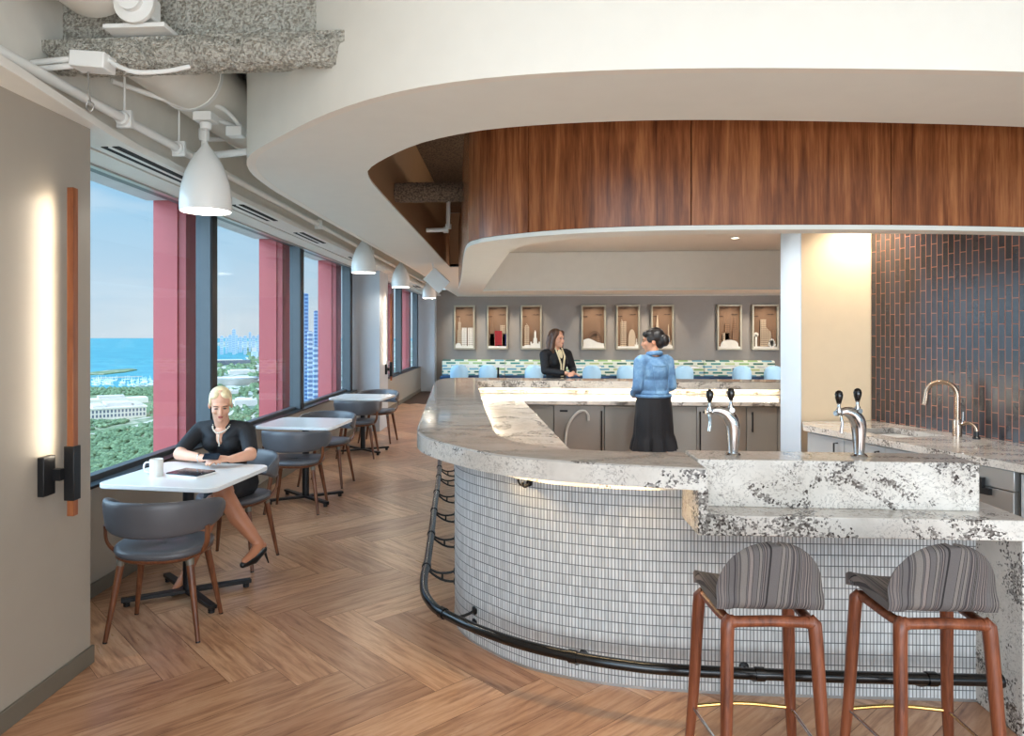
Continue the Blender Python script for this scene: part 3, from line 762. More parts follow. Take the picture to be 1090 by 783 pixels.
# mosaic drum
tp_=[(3.1,8.36),(-.42,8.36),(-.62,8.22),(-.68,7.9),(-.60,7.1),(-.50,5.9),(-.415,4.9),(-.365,4.3),(-.330,3.92),(-.25,3.72),(-.112,3.555),(.04,3.42),(.213,3.336),(.45,3.272),(.712,3.243),(1.2,3.236),(1.984,3.255)]
tq=[tp_[0]]+[(p[0],p[1]) for p in spline([(x,y,0) for x,y in tp_[1:]],6)]
wbuild(fence(tq,0,BOT,.12,None,None),'mosaic_front','mosaic',bar,smooth=50)
wbuild(fence(offset2(tq,-.002),0,.012,.006,None,None),'base_trim','steel_light',bar,smooth=50)
# LED line tucked under the overhang
wbuild(fence(offset2(cut(tq,arclen(tq)[-1]-2.0,arclen(tq)[-1]-1.36),-.05),BOT-.006,BOT-.001,-.02,None,None),'led_strip','led_warm',bar,smooth=50)
# step down to the low counter
LT,LB=.86,.778
wbuild(B(.770,1.905,3.10,3.33,LT,TOP+.01),'splash_block','marble',bar,bevel=.004)
wbuild(MB().prism([(.735,2.95),(2.02,2.965),(2.03,3.40),(.735,3.40)],LB,LT),'low_counter','marble',bar,bevel=.004)
wbuild(B(.735,.775,2.951,3.24,LT-.001,BOT+.03),'step_cheek','marble',bar,bevel=.004)
wbuild(MB().prism([(1.982,2.966),(2.029,2.967),(2.034,3.32),(1.984,3.32)],0,LB),'end_panel','marble',bar,bevel=.004)
# lower inner work counter (ring) and its splash
W0,W1_=.86,.90
inner_edge=[(3.0,7.30),(.076,7.30),(.19,5.95),(.302,4.55),(.36,3.92),(2.0,3.92)]
ring_out=[(2.6,8.10),(-.34,8.10),(-.56,8.0),(-.50,7.1),(-.40,5.9),(-.29,4.6),(-.24,4.0),(-.10,3.72),(.15,3.50),(.5,3.40),(2.0,3.36)]
wr=MB(); wr.prism(inner_edge+ring_out[::-1]+[(3.0,8.10)],W0,W1_)
wbuild(wr,'work_counter','marble',bar,bevel=.004)
spl=offset2([(3.0,8.10)]+si+[(.70,3.35)],-.10)
wbuild(fence(spl,W1_,BOT,-.02,None,None),'inner_splash','marble',bar,smooth=50)
sled=offset2([(2.9,8.12)]+si+[(.60,3.35)],-.035)
wbuild(fence(sled,BOT-.010,BOT-.002,-.024,None,None),'led_strip','led',bar,smooth=50)
# plinth carrying the work counter on the hidden sides
wbuild(MB().prism([(-.02,7.25),(.10,7.25),(.33,4.55),(.40,3.98),(.28,3.98),(.20,4.6)],.0,W0-.001),'plinth','cabinet_grey',bar)
wbuild(B(.40,1.95,3.84,3.90,.0,W0-.001),'plinth','cabinet_grey',bar)

# coat hooks under the top
hp=None
hooks=[((.065,3.40),-.62),((.60,3.246),-.12)]
def hook(e):
    MB().lathe([(0,0),(.016,0),(.016,.006),(0,.006)],14).xf(Euler((PI/2,0,0)).to_matrix().to_4x4()).build('back_plate','black_metal',e)
    MB().tube(spline([(0,-.004,0),(0,-.030,-.012),(0,-.055,-.008),(0,-.066,.016)],5),.005,8).tube(spline([(0,-.004,-.004),(-.02,-.03,-.01),(-.032,-.045,.004),(-.034,-.05,.022)],5),.005,8).build('prong','black_metal',e)
e=empty('coat_hook',(.066,3.396,.885),-.55,'small black coat hook under the bar top above the mosaic curve','hook'); hook(e)

# ---------------------------------------------------------------- foot rail
rl=[(-.70,8.3),(-.845,8.0),(-.822,7.692),(-.743,6.87),(-.639,5.57),(-.584,4.92),(-.535,4.30),(-.523,4.06),(-.49,3.82),(-.432,3.65),(-.362,3.54),(-.18,3.36),(.03,3.21),(.246,3.11),(.45,3.05),(.659,3.02),(1.2,3.01),(1.917,3.03)]
rp=spline([(x,y,.20) for x,y in rl],6)
fr_=empty('foot_rail',(-.5,4.2,.0),0,'black tubular foot rail curving around the base of the bar','foot rail')
wbuild(MB().tube(rp,.0235,16),'rail_tube','black_gloss',fr_,smooth=60)
wbuild(MB().lathe([(0,0),(.028,0),(.031,.008),(.028,.03),(0,.03)],18).xf(Matrix.Translation((1.915,3.03,.20))@Euler((0,PI/2,0)).to_matrix().to_4x4()),'end_cap','black_gloss',fr_)
tq3=[(p[0],p[1],0) for p in tq]
def nearest(path,p):
    best=min(range(len(path)),key=lambda i:(path[i][0]-p[0])**2+(path[i][1]-p[1])**2); return best
rlen=arclen(rp)
def bracket(px,py,front=False):
    i=nearest(rp,(px,py)); P=Vector(rp[i]); t=(Vector(rp[min(i+1,len(rp)-1)])-Vector(rp[max(i-1,0)])).normalized()
    nrm=Vector((-t.y,t.x,0))   # towards the bar (left of travel near->...)
    dense=resample(tq,600); q=min(dense,key=lambda a:(a[0]-P.x)**2+(a[1]-P.y)**2); Q=Vector((q[0],q[1],.20))
    d=(Q-P); L=d.length; d.normalize()
    br=MB()
    up=[P+d*(L*k/6)+Vector((0,0,z)) for k,z in enumerate((.0,-.022,-.036,-.042,-.042,-.038,-.030))]
    dn=[P+d*(L*k/6)+Vector((0,0,z)) for k,z in enumerate((-.01,-.040,-.062,-.078,-.088,-.092,-.092))]
    if front:
        dn=[P+d*(L*k/6)+Vector((0,0,z)) for k,z in enumerate((-.01,-.040,-.060,-.072,-.076,-.076,-.074))]
        br.tube(dn,.0085,8)
    else:
        br.tube(up,.0075,8); br.tube(dn,.0075,8)
    if not front: br.tube([P+d*(L*.55)+Vector((0,0,-.082)),P+d*(L*.55)+Vector((0,0,-.04))],.0065,8)
    wbuild(br,'bracket_arm','black_metal',fr_)
    ang=math.atan2(d.y,d.x)
    fl_=MB()
    for z in ((.126,) if front else (.17,.108)):
        t_=MB().lathe([(0,0),(.020,0),(.022,.004),(.014,.010),(0,.011)],14)
        t_.xf(Matrix.Translation(Q+Vector((0,0,z-.20))-d*.0)@Euler((0,-PI/2,ang)).to_matrix().to_4x4()); wbuild(t_,'flange','black_metal',fr_)
    cpl=MB().tube([P-t*.018,P+t*.018],.0285,16)
    wbuild(cpl,'collar','black_gloss',fr_)
for p in ((-.53,4.25),(-.585,4.92),(-.64,5.57),(-.69,6.22),(-.743,6.87),(-.79,7.4),(-.36,3.54)): bracket(*p)
for p in ((.25,3.11),(1.02,3.01),(1.70,3.02)): bracket(*p,front=True)

# ---------------------------------------------------------------- appliances and cabinets behind the bar
def cabinet(name,x0,x1,y,mat,label,cat,group,badge=False,handle=None,right_dark=False,z0=.0,hmat='black_metal'):
    e=empty(name,((x0+x1)/2,y,0),0,label,cat,group)
    h=(x1-x0)/2
    B(-h+.001,h-.001,.022,.70,.10,W0-.004).build('body','cabinet_grey',e)
    B(-h+.001,h-.001,.05,.70,.0,.10).build('toe_kick','black_metal',e)
    d=B(-h+.0025,h-.0025,0,.021,.105,W0-.012).build('door',mat,e,bevel=.002)
    if handle is not None:
        hx,hz0,hz1=handle
        MB().tube([(hx,-.028,hz0),(hx,-.028,hz1)],.007,10).tube([(hx,0,hz0+.02),(hx,-.028,hz0+.02)],.006,8).tube([(hx,0,hz1-.02),(hx,-.028,hz1-.02)],.006,8).build('handle',hmat,d)
    if badge: B(-h+.06,-h+.14,-.003,0,W0-.078,W0-.058).build('badge','black_metal',d)
    return e
cabinet('filler_cabinet',.115,.387,7.36,'cabinet_grey','narrow grey cabinet at the left end behind the bar, beside the fridge','cabinet','cabinets under the rear bar')
fr1=cabinet('undercounter_fridge',.389,.898,7.36,'steel','stainless undercounter fridge left of the woman in the denim jacket','fridge','fridges under the rear bar',True,(.225,.12,.80))
cabinet('base_cabinet',.900,1.363,7.36,'cabinet_grey','grey base cabinet just behind the denim jacket woman, right of the left fridge','cabinet','cabinets under the rear bar')
cabinet('base_cabinet',1.365,1.817,7.36,'cabinet_grey','grey base cabinet between the denim jacket woman and the right fridge','cabinet','cabinets under the rear bar')
cabinet('undercounter_fridge',1.819,2.305,7.36,'steel','stainless undercounter fridge behind the left beer tap','fridge','fridges under the rear bar',True,(-.215,.12,.80))
cabinet('base_cabinet',2.307,2.605,7.36,'cabinet_grey','slim grey cabinet with short handle beside the white partition','cabinet','cabinets under the rear bar',False,(-.10,.60,.80))
cabinet('filler_cabinet',2.607,2.95,7.36,'cabinet_grey','grey end cabinet partly hidden by the partition end','cabinet','cabinets under the rear bar')
hs=empty('hanging_hose',(.60,7.30,.10),0,'pale grey hose looped over the left fridge handle','hose')
wbuild(MB().tube(spline([(.50,7.30,.12),(.50,7.30,.40),(.52,7.31,.62),(.60,7.315,.76),(.68,7.32,.80),(.73,7.325,.76),(.735,7.325,.70)],6),.013,10),'hose_line','hose',hs)

# ---------------------------------------------------------------- beer taps
def tap():
    e=empty('beer_tap',(0,0,0))
    MB().lathe([(0,0),(.032,0),(.034,.006),(.026,.014),(0,.016)],24).build('base_flange','chrome',e)
    path=spline([(0,0,.0),(.001,0,.06),(0,0,.115),(-.006,0,.150),(-.028,0,.182),(-.060,0,.196),(-.088,0,.194)],5)
    n=len(path); rad=[.019+.012*math.sin(min(1,i/(n*.55))*PI/2)-.016*max(0,(i/(n-1)-.55)/.45)**1.2 for i in range(n)]
    MB().tube(path,rad,20).build('column','chrome',e,smooth=60)
    for k,(x,z) in enumerate(((-.100,.190),(-.010,.198))):
        f=MB()
        f.tube([(x,0,z),(x,-.022,z+.002)] if k else [(x+.02,0,z),(x-.018,-.004,z)],.011,12)
        f.lathe([(0,-.010),(.010,-.010),(.013,.0),(.012,.012),(.007,.020),(.006,.034),(.010,.040),(0,.042)],14,(x,-.004,z+.004))
        if k==0: f.tube(spline([(x,-.010,z),(x-.006,-.022,z-.010),(x-.004,-.028,z-.040),(x-.010,-.030,z-.080)],5),.0065,10)
        fo=f.build('faucet','chrome',e)
        MB().lathe([(0,.040),(.008,.040),(.010,.048),(.015,.066),(.0165,.080),(.013,.092),(.006,.098),(0,.099)],18,(x,-.004,z)).build('tap_handle','tap_handle',fo)
    return e
t1=tap(); t1.location=(.945,3.20,1.06); tag(t1,'chrome beer tap with two black handles, standing left on the stone ledge','beer tap','beer taps on the stone ledge')
t2=copy_tree(t1); t2.location=(1.480,3.215,1.06); t2.rotation_euler=(0,0,.25); tag(t2,'chrome beer tap with two black handles, in front of the beige wall')

# ---------------------------------------------------------------- sink counter along the tiled wall
U=Vector((ux,uy,0)); Nn=Vector((uy,-ux,0))   # Nn points away from the tiled wall into the aisle
def along(s,d=0,z=0):
    p=Vector((2.806,5.89,0))+U*s+Nn*d; return (p.x,p.y,z)
Mx=Matrix.Translation((2.806,5.89,0))@Matrix(((ux,uy,0,0),(uy,-ux,0,0),(0,0,1,0),(0,0,0,1)))
# local frame: x along the counter, y out into the aisle, z up   (determinant negative: mirror handled by re-winding)
def LX(mb):
    mb.v=[tuple(Mx@Vector(v)) for v in mb.v]; mb.f=[f[::-1] for f in mb.f]; mb.uv=[u[::-1] for u in mb.uv]; return mb
sc=empty('sink_counter',along(1.5,.3),0,'stone counter with sink running along the dark tiled wall','counter')
cp_=MB()
DW=.715
# slab with a rectangular sink cut-out, tiled from four prisms
sx0,sx1,sy0,sy1=.40,.82,.18,.56
for (a,b_,c_,d_) in ((.12,sx0,.002,DW),(sx1,3.6,.002,DW),(sx0,sx1,.002,sy0),(sx0,sx1,sy1,DW)): cp_.box(a,b_,c_,d_,.86,.90)
wbuild(LX(cp_),'countertop','marble_top',sc,smooth=None)
wbuild(LX(MB().box(.12,3.6,DW,DW+.004,.858,.899)),'counter_edge','marble',sc)
wbuild(LX(MB().prism([(.0,.004),(.1199,.004),(.1199,DW),(-.06,.585)],.86,.90)),'countertop_return','marble_top',sc)
bs=MB(); bs.box(sx0,sx1,sy0,sy1,.70,.705).box(sx0-.004,sx0,sy0,sy1,.70,.862).box(sx1,sx1+.004,sy0,sy1,.70,.862).box(sx0,sx1,sy0-.004,sy0,.70,.862).box(sx0,sx1,sy1,sy1+.004,.70,.862)
wbuild(LX(bs),'sink_basin','sink_steel',sc)
wbuild(LX(MB().lathe([(0,.706),(.035,.706),(.04,.709),(0,.711)],18,((sx0+sx1)/2,(sy0+sy1)/2,0))),'drain','chrome',sc)
def ccab(s0,s1,name,mat,label,cat,group,handle=None,top=.858,dark=False):
    e=empty(name,along((s0+s1)/2,.3),0,label,cat,group)
    wbuild(LX(MB().box(s0+.001,s1-.001,.01,DW-.045,.10,top)),'body','cabinet_light',e)
    wbuild(LX(MB().box(s0+.001,s1-.001,.05,DW-.09,.0,.10)),'toe_kick','black_metal',e)
    d=wbuild(LX(MB().box(s0+.0025,s1-.0025,DW-.045,DW-.024,.105,top-.014)),'door',mat,e)
    if handle:
        h,z0,z1=handle; y=DW-.024
        hd=LX(MB().tube([(h,y,z0),(h,y+.03,z0),(h,y+.03,z1),(h,y,z1)],.006,8)).build('handle','black_metal',d); hd.matrix_parent_inverse=Matrix.Identity(4)
    return e
G_='cabinets under the sink counter'
lc=ccab(.13,.50,'sink_cabinet','cabinet_light','pale grey cabinet with black bar handle, first from the beige wall','cabinet',G_,(.435,.66,.81))
ccab(.50,.855,'sink_cabinet','cabinet_light','pale grey cabinet under the sink, its handle near the second beer tap','cabinet',G_,(.805,.66,.81))
ccab(.855,1.285,'sink_cabinet','cabinet_light','pale grey cabinet right of the sink centre with handle at its left edge','cabinet',G_,(.905,.66,.81))
im=empty('ice_maker',along(1.5,.3),0,'stainless undercounter ice maker at the right edge, past the low counter','appliance')
wbuild(LX(MB().box(1.29,1.725,.01,DW-.05,.02,.855)),'body','steel',im)
dr_=wbuild(LX(MB().box(1.295,1.722,DW-.05,DW-.012,.05,.74)),'door','steel',im,bevel=.003)
wbuild(LX(MB().box(1.295,1.722,DW-.05,DW-.015,.745,.852)),'control_panel','steel_light',im,bevel=.003)
hd=LX(MB().box(1.455,1.60,DW-.012,DW+.012,.70,.735).box(1.50,1.56,DW-.012,DW+.014,.735,.79)).build('latch','black_metal',dr_); hd.matrix_parent_inverse=Matrix.Identity(4)
ccab(1.75,2.5,'sink_cabinet','cabinet_light','pale grey cabinet beyond the ice maker at the picture edge','cabinet',G_)
# faucets
fc=empty('kitchen_faucet',along(1.0,.09,.90),0,'tall brushed gooseneck faucet behind the sink','faucet')
fb=Vector(along(.86,.12,.90))
def P_(d,s,z): v=fb-U*0+Nn*d+U*s; return (v.x,v.y,.90+z)
sidev=-.6  # the spout swings towards the left end of the counter
def sp_(r,z,ang=2.55):
    return P_(r*math.sin(ang), r*math.cos(ang), z)
wbuild(MB().lathe([(0,0),(.028,0),(.028,.10),(.024,.115),(0,.116)],20,tuple(fb)),'faucet_body','bronze_metal',fc)
pts=[sp_(0,.11),sp_(0,.20),sp_(.0,.265)]
for a in range(0,181,15): pts.append(sp_(.088-.088*math.cos(math.radians(a)),.275+.085*math.sin(math.radians(a))))
pts+=[sp_(.180,.24),sp_(.186,.20)]
wbuild(MB().tube(pts,[.0155]*(len(pts)-2)+[.017,.017],16),'spout','bronze_metal',fc,smooth=60)
wbuild(MB().tube([P_(0,.02,.085),P_(.01,.05,.09)],.012,12).tube([P_(.01,.05,.09),P_(.012,.055,.17)],.005,8),'lever','chrome',fc)
f2=empty('filter_faucet',along(1.2,.09,.90),0,'small curved drinking water faucet beside the tall faucet','faucet')
fb=Vector(along(.99,.11,.90))
wbuild(MB().lathe([(0,0),(.022,0),(.022,.012),(.014,.02),(.014,.05),(0,.052)],18,tuple(fb)),'faucet_body','black_gloss',f2)
wbuild(MB().tube([sp_(0,.04)]+[sp_(.045-.045*math.cos(math.radians(a)),.055+.045*math.sin(math.radians(a))) for a in range(0,150,15)],.0105,14),'spout','bronze_metal',f2,smooth=60)

# ================================================================ FURNITURE
def round_rect(hx,hy,r,n=6):
    pts=[]
    for cx,cy,a0 in ((hx-r,hy-r,0),(-hx+r,hy-r,90),(-hx+r,-hy+r,180),(hx-r,-hy+r,270)):
        for k in range(n+1):
            a=math.radians(a0+90*k/n); pts.append((cx+r*math.cos(a),cy+r*math.sin(a)))
    return pts
def cafe_table():
    e=empty('cafe_table')
    MB().prism(round_rect(.365,.36,.07),.715,.742).build('tabletop','table_white',e,bevel=.004)
    MB().tube([(0,0,.03),(0,0,.71)],.033,20).box(-.16,.16,-.05,.05,.703,.714).box(-.05,.05,-.16,.16,.703,.714).build('column','black_metal',e)
    for k in range(4):
        a=math.radians(38+ (0,104,180,284)[k]); ca_,sa=math.cos(a),math.sin(a)
        L=.37
        st=MB().prism([(0.02,-.030),(L,-.022),(L,.022),(.02,.030)],.028,.050); st.tube([(L-.03,0,.012),(L-.03,0,.03)],.02,12)
        st.lathe([(0,0),(.018,0),(.02,.006),(.014,.014),(0,.014)],12,(L-.03,0,0))
        st.xf(Matrix.Rotation(a,4,'Z')); st.build('foot','black_metal',e,bevel=.004)
    return e
T=[(-1.975,4.18,-.10),(-1.99,6.65,-.07),(-2.03,9.38,-.09)]
tl_=['white square cafe table nearest the camera, where the blonde woman sits','empty white square cafe table in the middle of the window row','farthest empty white cafe table, beside the column']
ct=cafe_table()
for i,(x,y,r) in enumerate(T):
    e=ct if i==0 else copy_tree(ct)
    e.location=(x,y,0); e.rotation_euler=(0,0,r); tag(e,tl_[i],'table','white cafe tables by the windows')

def dining_chair():
    e=empty('cafe_chair')
    # seat: soft rounded pad, front = +Y
    def sring(k,z): 
        out=[]
        for i in range(32):
            a=2*PI*i/32; c_,s_=math.cos(a),math.sin(a)
            x=.245*k*(abs(c_)**.75)*(1 if c_>=0 else -1); y=.225*k*(abs(s_)**.8)*(1 if s_>=0 else -1)
            out.append((x,y+.01,z+ (.012*(abs(c_))**2)))
        return out
    MB().rings([sring(.80,.425),sring(.97,.430),sring(1.0,.446),sring(.985,.462),sring(.9,.470),sring(.5,.462),sring(.05,.458)]).build('seat','vinyl',e,smooth=60)
    MB().rings([sring(.55,.395),sring(.90,.408),sring(.975,.420),sring(.975,.430)]).build('seat_shell','walnut_leg',e,smooth=60)
    # wrap-around back
    N=26; rs=[]
    A0=math.radians(108)
    for i in range(N+1):
        t=-1+2*i/N; a=t*A0
        rx,ry=.292,.285
        cx=rx*math.sin(a); cy=-ry*math.cos(a)+.02
        k=abs(t)
        top=.742-.030*k**2-.055*k**6; bot=.553+.035*k**2+.045*k**5
        if k>.9: 
            m_=(k-.9)/.1; mid=(top+bot)/2; top=top+(mid-top)*m_*.55; bot=bot+(mid-bot)*m_*.55
        zc=(top+bot)/2; hz=(top-bot)/2
        nx,ny=math.sin(a),-math.cos(a)
        th=.018
        ring=[]
        for j in range(16):
            b=2*PI*j/16; u_=math.cos(b); w_=math.sin(b)
            zz=zc+hz*(abs(w_)**.55)*(1 if w_>=0 else -1); lean=.10*(zz-.66)
            off=th*(abs(u_)**.8)*(1 if u_>=0 else -1)+lean
            ring.append((cx+nx*off,cy+ny*off,zz))
        rs.append(ring)
    MB().rings(rs).build('backrest','vinyl',e,smooth=60)
    for sgn in (-1,1):
        sp=spline([(sgn*.205,-.06,.425),(sgn*.240,-.085,.46),(sgn*.262,-.105,.51),(sgn*.266,-.115,.59)],4)
        MB().tube(sp,[.020-.0004*i for i in range(len(sp))],12,flat=.55).build('back_support','walnut_leg',e,smooth=60)
    for sx_,sy_ in ((-1,1),(1,1),(-1,-1),(1,-1)):
        tx,ty=.175*sx_,(.14 if sy_>0 else -.12); bx,by=.238*sx_,(.205 if sy_>0 else -.175)
        lg=MB().tube([(tx,ty,.415),(tx+(bx-tx)*.25,ty+(by-ty)*.25,.315),(bx,by,.0)],[.021,.019,.0115],14).build('leg','walnut_leg',e,smooth=60)
        MB().tube([(tx-(bx-tx)*.03,ty,.425),(tx+(bx-tx)*.10,ty+(by-ty)*.10,.385)],[.0225,.0215],14).build('ferrule','baseboard_grey',lg,smooth=60)
        MB().tube([(bx,by,0),(bx-(bx-tx)*.02,by-(by-ty)*.02,.008)],.0122,12).build('glide','black_metal',lg)
    return e
chs=[(-1.885,3.71,.10,'grey cafe chair with walnut legs nearest the camera, back turned to it'),
     (-1.96,4.86,PI-.12,'grey cafe chair in which the blonde woman sits'),
     (-1.965,6.28,.04,'grey cafe chair at the near side of the middle table'),
     (-1.985,7.40,PI-.10,'grey cafe chair at the far side of the middle table'),
     (-2.02,9.03,.03,'grey cafe chair at the near side of the farthest table'),
     (-2.00,10.30,PI-.10,'grey cafe chair at the far side of the farthest table, beside the column')]
dc=dining_chair()
for i,(x,y,r,l) in enumerate(chs):
    e=dc if i==0 else copy_tree(dc)
    e.location=(x,y,0); e.rotation_euler=(0,0,r); tag(e,l,'chair','grey cafe chairs by the windows')

# mug, tablet, phone on the first table
mg=empty('coffee_mug',(-2.135,4.10,.742),0,'white coffee mug on the first cafe table','mug')
MB().lathe([(0,0),(.036,0),(.039,.004),(.039,.098),(.037,.101),(.034,.098),(.034,.008),(0,.006)],28).build('cup','ceramic',mg,smooth=50)
MB().tube(spline([(-.037,0,.082),(-.062,-.012,.078),(-.070,-.016,.052),(-.060,-.012,.026),(-.037,0,.020)],5),.0055,10).build('handle','ceramic',mg,smooth=60)
tb=empty('tablet',(-1.945,4.15,.742),-.30,'dark tablet lying on a white notebook on the first table','tablet')
MB().prism(round_rect(.115,.085,.008),.012,.019).build('screen','screen',tb,bevel=.001)
MB().prism(round_rect(.118,.088,.008),.0,.0118).build('notebook','table_white',tb,bevel=.001)

# ---------------------------------------------------------------- bar stools
def stool():
    e=empty('bar_stool')
    # one-piece upholstered shell: v runs from seat front to top of back
    prof=[(.185,.640),(.19,.655),(.17,.668),(.10,.664),(.02,.656),(-.06,.655),(-.110,.668),(-.140,.695)]
    wid=[.158,.163,.168,.174,.177,.177,.178,.179]
    for k in range(1,17):
        t=math.sin(k/16*PI/2); z=.695+.212*t; prof.append((-.140-.052*t,z)); wid.append(max(.012,.179*(1-t**2.5)**.5))
    nx_=16; top=[];bot=[]
    for (y,z),w_ in zip(prof,wid):
        r1=[];r2=[]
        for k in range(nx_+1):
            s_=-1+2*k/nx_; x=w_*s_
            back=max(0,min(1,(z-.66)/.08)) if y<-.05 else 0
            yy=y+ .055*back*s_*s_; zz=z+(.016*s_*s_ if not back else 0)
            r1.append((x,yy,zz))
        top.append(r1)
    P=len(prof); vs=[p for r in top for p in r]; fs=[]
    for i in range(P-1):
        for k in range(nx_):
            a=i*(nx_+1)+k; fs.append((a,a+1,a+nx_+2,a+nx_+1))
    m_=MB(); m_.add(vs,fs)
    o=m_.build('seat_shell','stripe',e,smooth=80)
    sd=o.modifiers.new('thick','SOLIDIFY'); sd.thickness=.030; sd.offset=-1
    bv=o.modifiers.new('soft','BEVEL'); bv.width=.010; bv.segments=3; bv.angle_limit=math.radians(50)
    sb=o.modifiers.new('sub','SUBSURF'); sb.levels=1; sb.render_levels=1
    # bent wood frame: two side rails under the seat flowing into the legs
    for sgn in (-1,1):
        MB().tube(spline([(sgn*.148,.135,.636),(sgn*.145,.05,.632),(sgn*.140,-.05,.628),(sgn*.132,-.105,.628)],4),.019,12,flat=.8).build('side_rail','stool_wood',e,smooth=60)
    MB().tube([(-.130,-.112,.630),(0,-.118,.636),(.130,-.112,.630)],.020,12,flat=.9).build('rear_rail','stool_wood',e,smooth=60)
    MB().tube([(-.148,.135,.636),(0,.138,.640),(.148,.135,.636)],.017,12,flat=.8).build('front_rail','stool_wood',e,smooth=60)
    legs={}
    for key,(tx,ty,bx,by) in {'fl':(-.150,.135,-.196,.170),'fr':(.150,.135,.196,.170),'rl':(-.132,-.112,-.176,-.165),'rr':(.132,-.112,.176,-.165)}.items():
        dx=.022 if tx>0 else -.022
        pts=spline([(tx-dx*.6,ty,.632),(tx+dx*.15,ty,.626),(tx+dx*.6,ty+(by-ty)*.08,.598),(bx*.6+tx*.4,by*.6+ty*.4,.25),(bx,by,0)],4)
        n=len(pts); MB().tube(pts,[.021+.004*math.sin(PI*i/(n-1))-.006*(i/(n-1)) for i in range(n)],14).build('leg','stool_wood',e,smooth=60)
        k=.20/.60; legs[key]=(bx+(tx-bx)*k,by+(ty-by)*k,.205)
    q=legs
    MB().tube([q['fl'],q['rl']],.0055,8).build('side_stretcher','chrome',e); MB().tube([q['fr'],q['rr']],.0055,8).build('side_stretcher','chrome',e)
    mid=((q['fl'][0]+q['fr'][0])/2,q['fl'][1]+.012,.212)
    MB().tube(spline([q['fl'],mid,q['fr']],6),.0075,10).tube([q['rl'],q['rr']],.006,10).build('footrest','brass',e)
    return e
stl=stool()
for i,(x,y,r,l) in enumerate(((.845,2.575,.05,'left of the two striped wool bar stools at the low stone counter'),(1.413,2.60,.04,'right striped wool bar stool, beside the stone end panel'))):
    e=stl if i==0 else copy_tree(stl)
    e.location=(x,y,0); e.rotation_euler=(0,0,r); tag(e,l,'stool','bar stools at the low counter')

# ---------------------------------------------------------------- banquette, lounge chairs, tables at the back wall
bx=[(-1.985,-.300),(-.290,1.475),(1.485,3.170),(3.180,4.925),(4.935,6.745)]
bl=['patterned banquette section at the far left beside the column','patterned banquette section just left of the woman in black','patterned banquette section in the centre between the two standing women','patterned banquette section directly right of the denim jacket woman','patterned banquette section at the far right end']
for (a,b_),l in zip(bx,bl):
    e=empty('banquette',((a+b_)/2,19.0,0),0,l,'banquette','patterned banquette along the back wall'); h=(b_-a)/2
    n0=MB().prism([(-.02,.0),(.12,0),(.16,.40),(.10,.42),(.02,.40)],-h,h)
    n0.v=[(z,y0_+0.0,x) if False else (z,x+.20,y+.43) for x,y,z in [(v[0],v[1],v[2]) for v in n0.v] for y0_ in (0,)]
    n0.build('back_cushion','weave',e,bevel=.02,bseg=3)
    B(-h,h,-.35,.22,.30,.44).build('seat_cushion','weave_seat',e,bevel=.03,bseg=3)
    B(-h+.01,h-.01,-.30,.40,0,.30).build('base','cabinet_grey',e)
def lounge_chair():
    e=empty('lounge_chair')
    rs=[]
    # rounded tub back, open to +Y
    for z,rx in ((.36,.20),(.44,.225),(.54,.232),(.62,.225),(.69,.200),(.735,.160),(.762,.11),(.772,.05)):
        out=[];inn_=[]
        for i in range(17):
            a=PI+PI*i/16*1.0
            kx=rx; out.append((kx*math.cos(a),.20*math.sin(a)+.02,z))
        for i in range(16,-1,-1):
            a=PI+PI*i/16; inn_.append(((rx-.02)*math.cos(a),.175*math.sin(a)+.02,z))
        rs.append(out+inn_)
    MB().rings(rs).build('back_shell','blue_shell',e,smooth=60)
    MB().lathe([(0,.34),(.19,.34),(.22,.37),(.225,.41),(.20,.43),(0,.43)],28).build('seat','blue_shell',e,smooth=60)
    for k in range(4):
        a=PI/4+k*PI/2; MB().tube([(.12*math.cos(a),.12*math.sin(a),.35),(.21*math.cos(a),.21*math.sin(a),0)],[.015,.010],10).build('leg','walnut_leg',e)
    return e
lch=lounge_chair()
ll=['pale blue rounded chair first from the left before the banquette','pale blue rounded chair second from the left before the banquette','pale blue rounded chair third from the left, just left of the woman in black','pale blue rounded chair just right of the woman in black',
    'pale blue rounded chair just left of the denim jacket woman','pale blue rounded chair just right of the denim jacket woman','pale blue rounded chair second from the right before the banquette','pale blue rounded chair at the far right before the banquette']
for i,(x,l) in enumerate(zip((-1.42,-.70,.45,1.88,2.72,4.12,5.50,6.25),ll)):
    e=lch if i==0 else copy_tree(lch)
    e.location=(x,17.9,0); tag(e,l,'chair','pale blue chairs before the banquette')
def small_table():
    e=empty('lounge_table')
    MB().prism(round_rect(.34,.30,.05),.70,.725).build('tabletop','table_white',e,bevel=.004)
    MB().tube([(0,0,.02),(0,0,.70)],.025,14).build('column','black_metal',e)
    MB().lathe([(0,0),(.22,0),(.22,.012),(.03,.025),(0,.025)],28).build('foot','black_metal',e)
    return e
lt=small_table()
tlab=['white table before the banquette, farthest left','white table before the banquette, second from the left','white table before the banquette, left of the woman in black','white table before the banquette, between the women','white table before the banquette, hidden partly by the denim jacket woman','white table before the banquette, right of the denim jacket woman','white table before the banquette, second from the right','white table before the banquette, at the far right end']
for i,(x,l) in enumerate(zip((-1.30,-.45,.55,1.80,2.85,4.20,5.45,6.45),tlab)):
    e=lt if i==0 else copy_tree(lt)
    e.location=(x,18.42,0); tag(e,l,'table','white tables before the banquette')

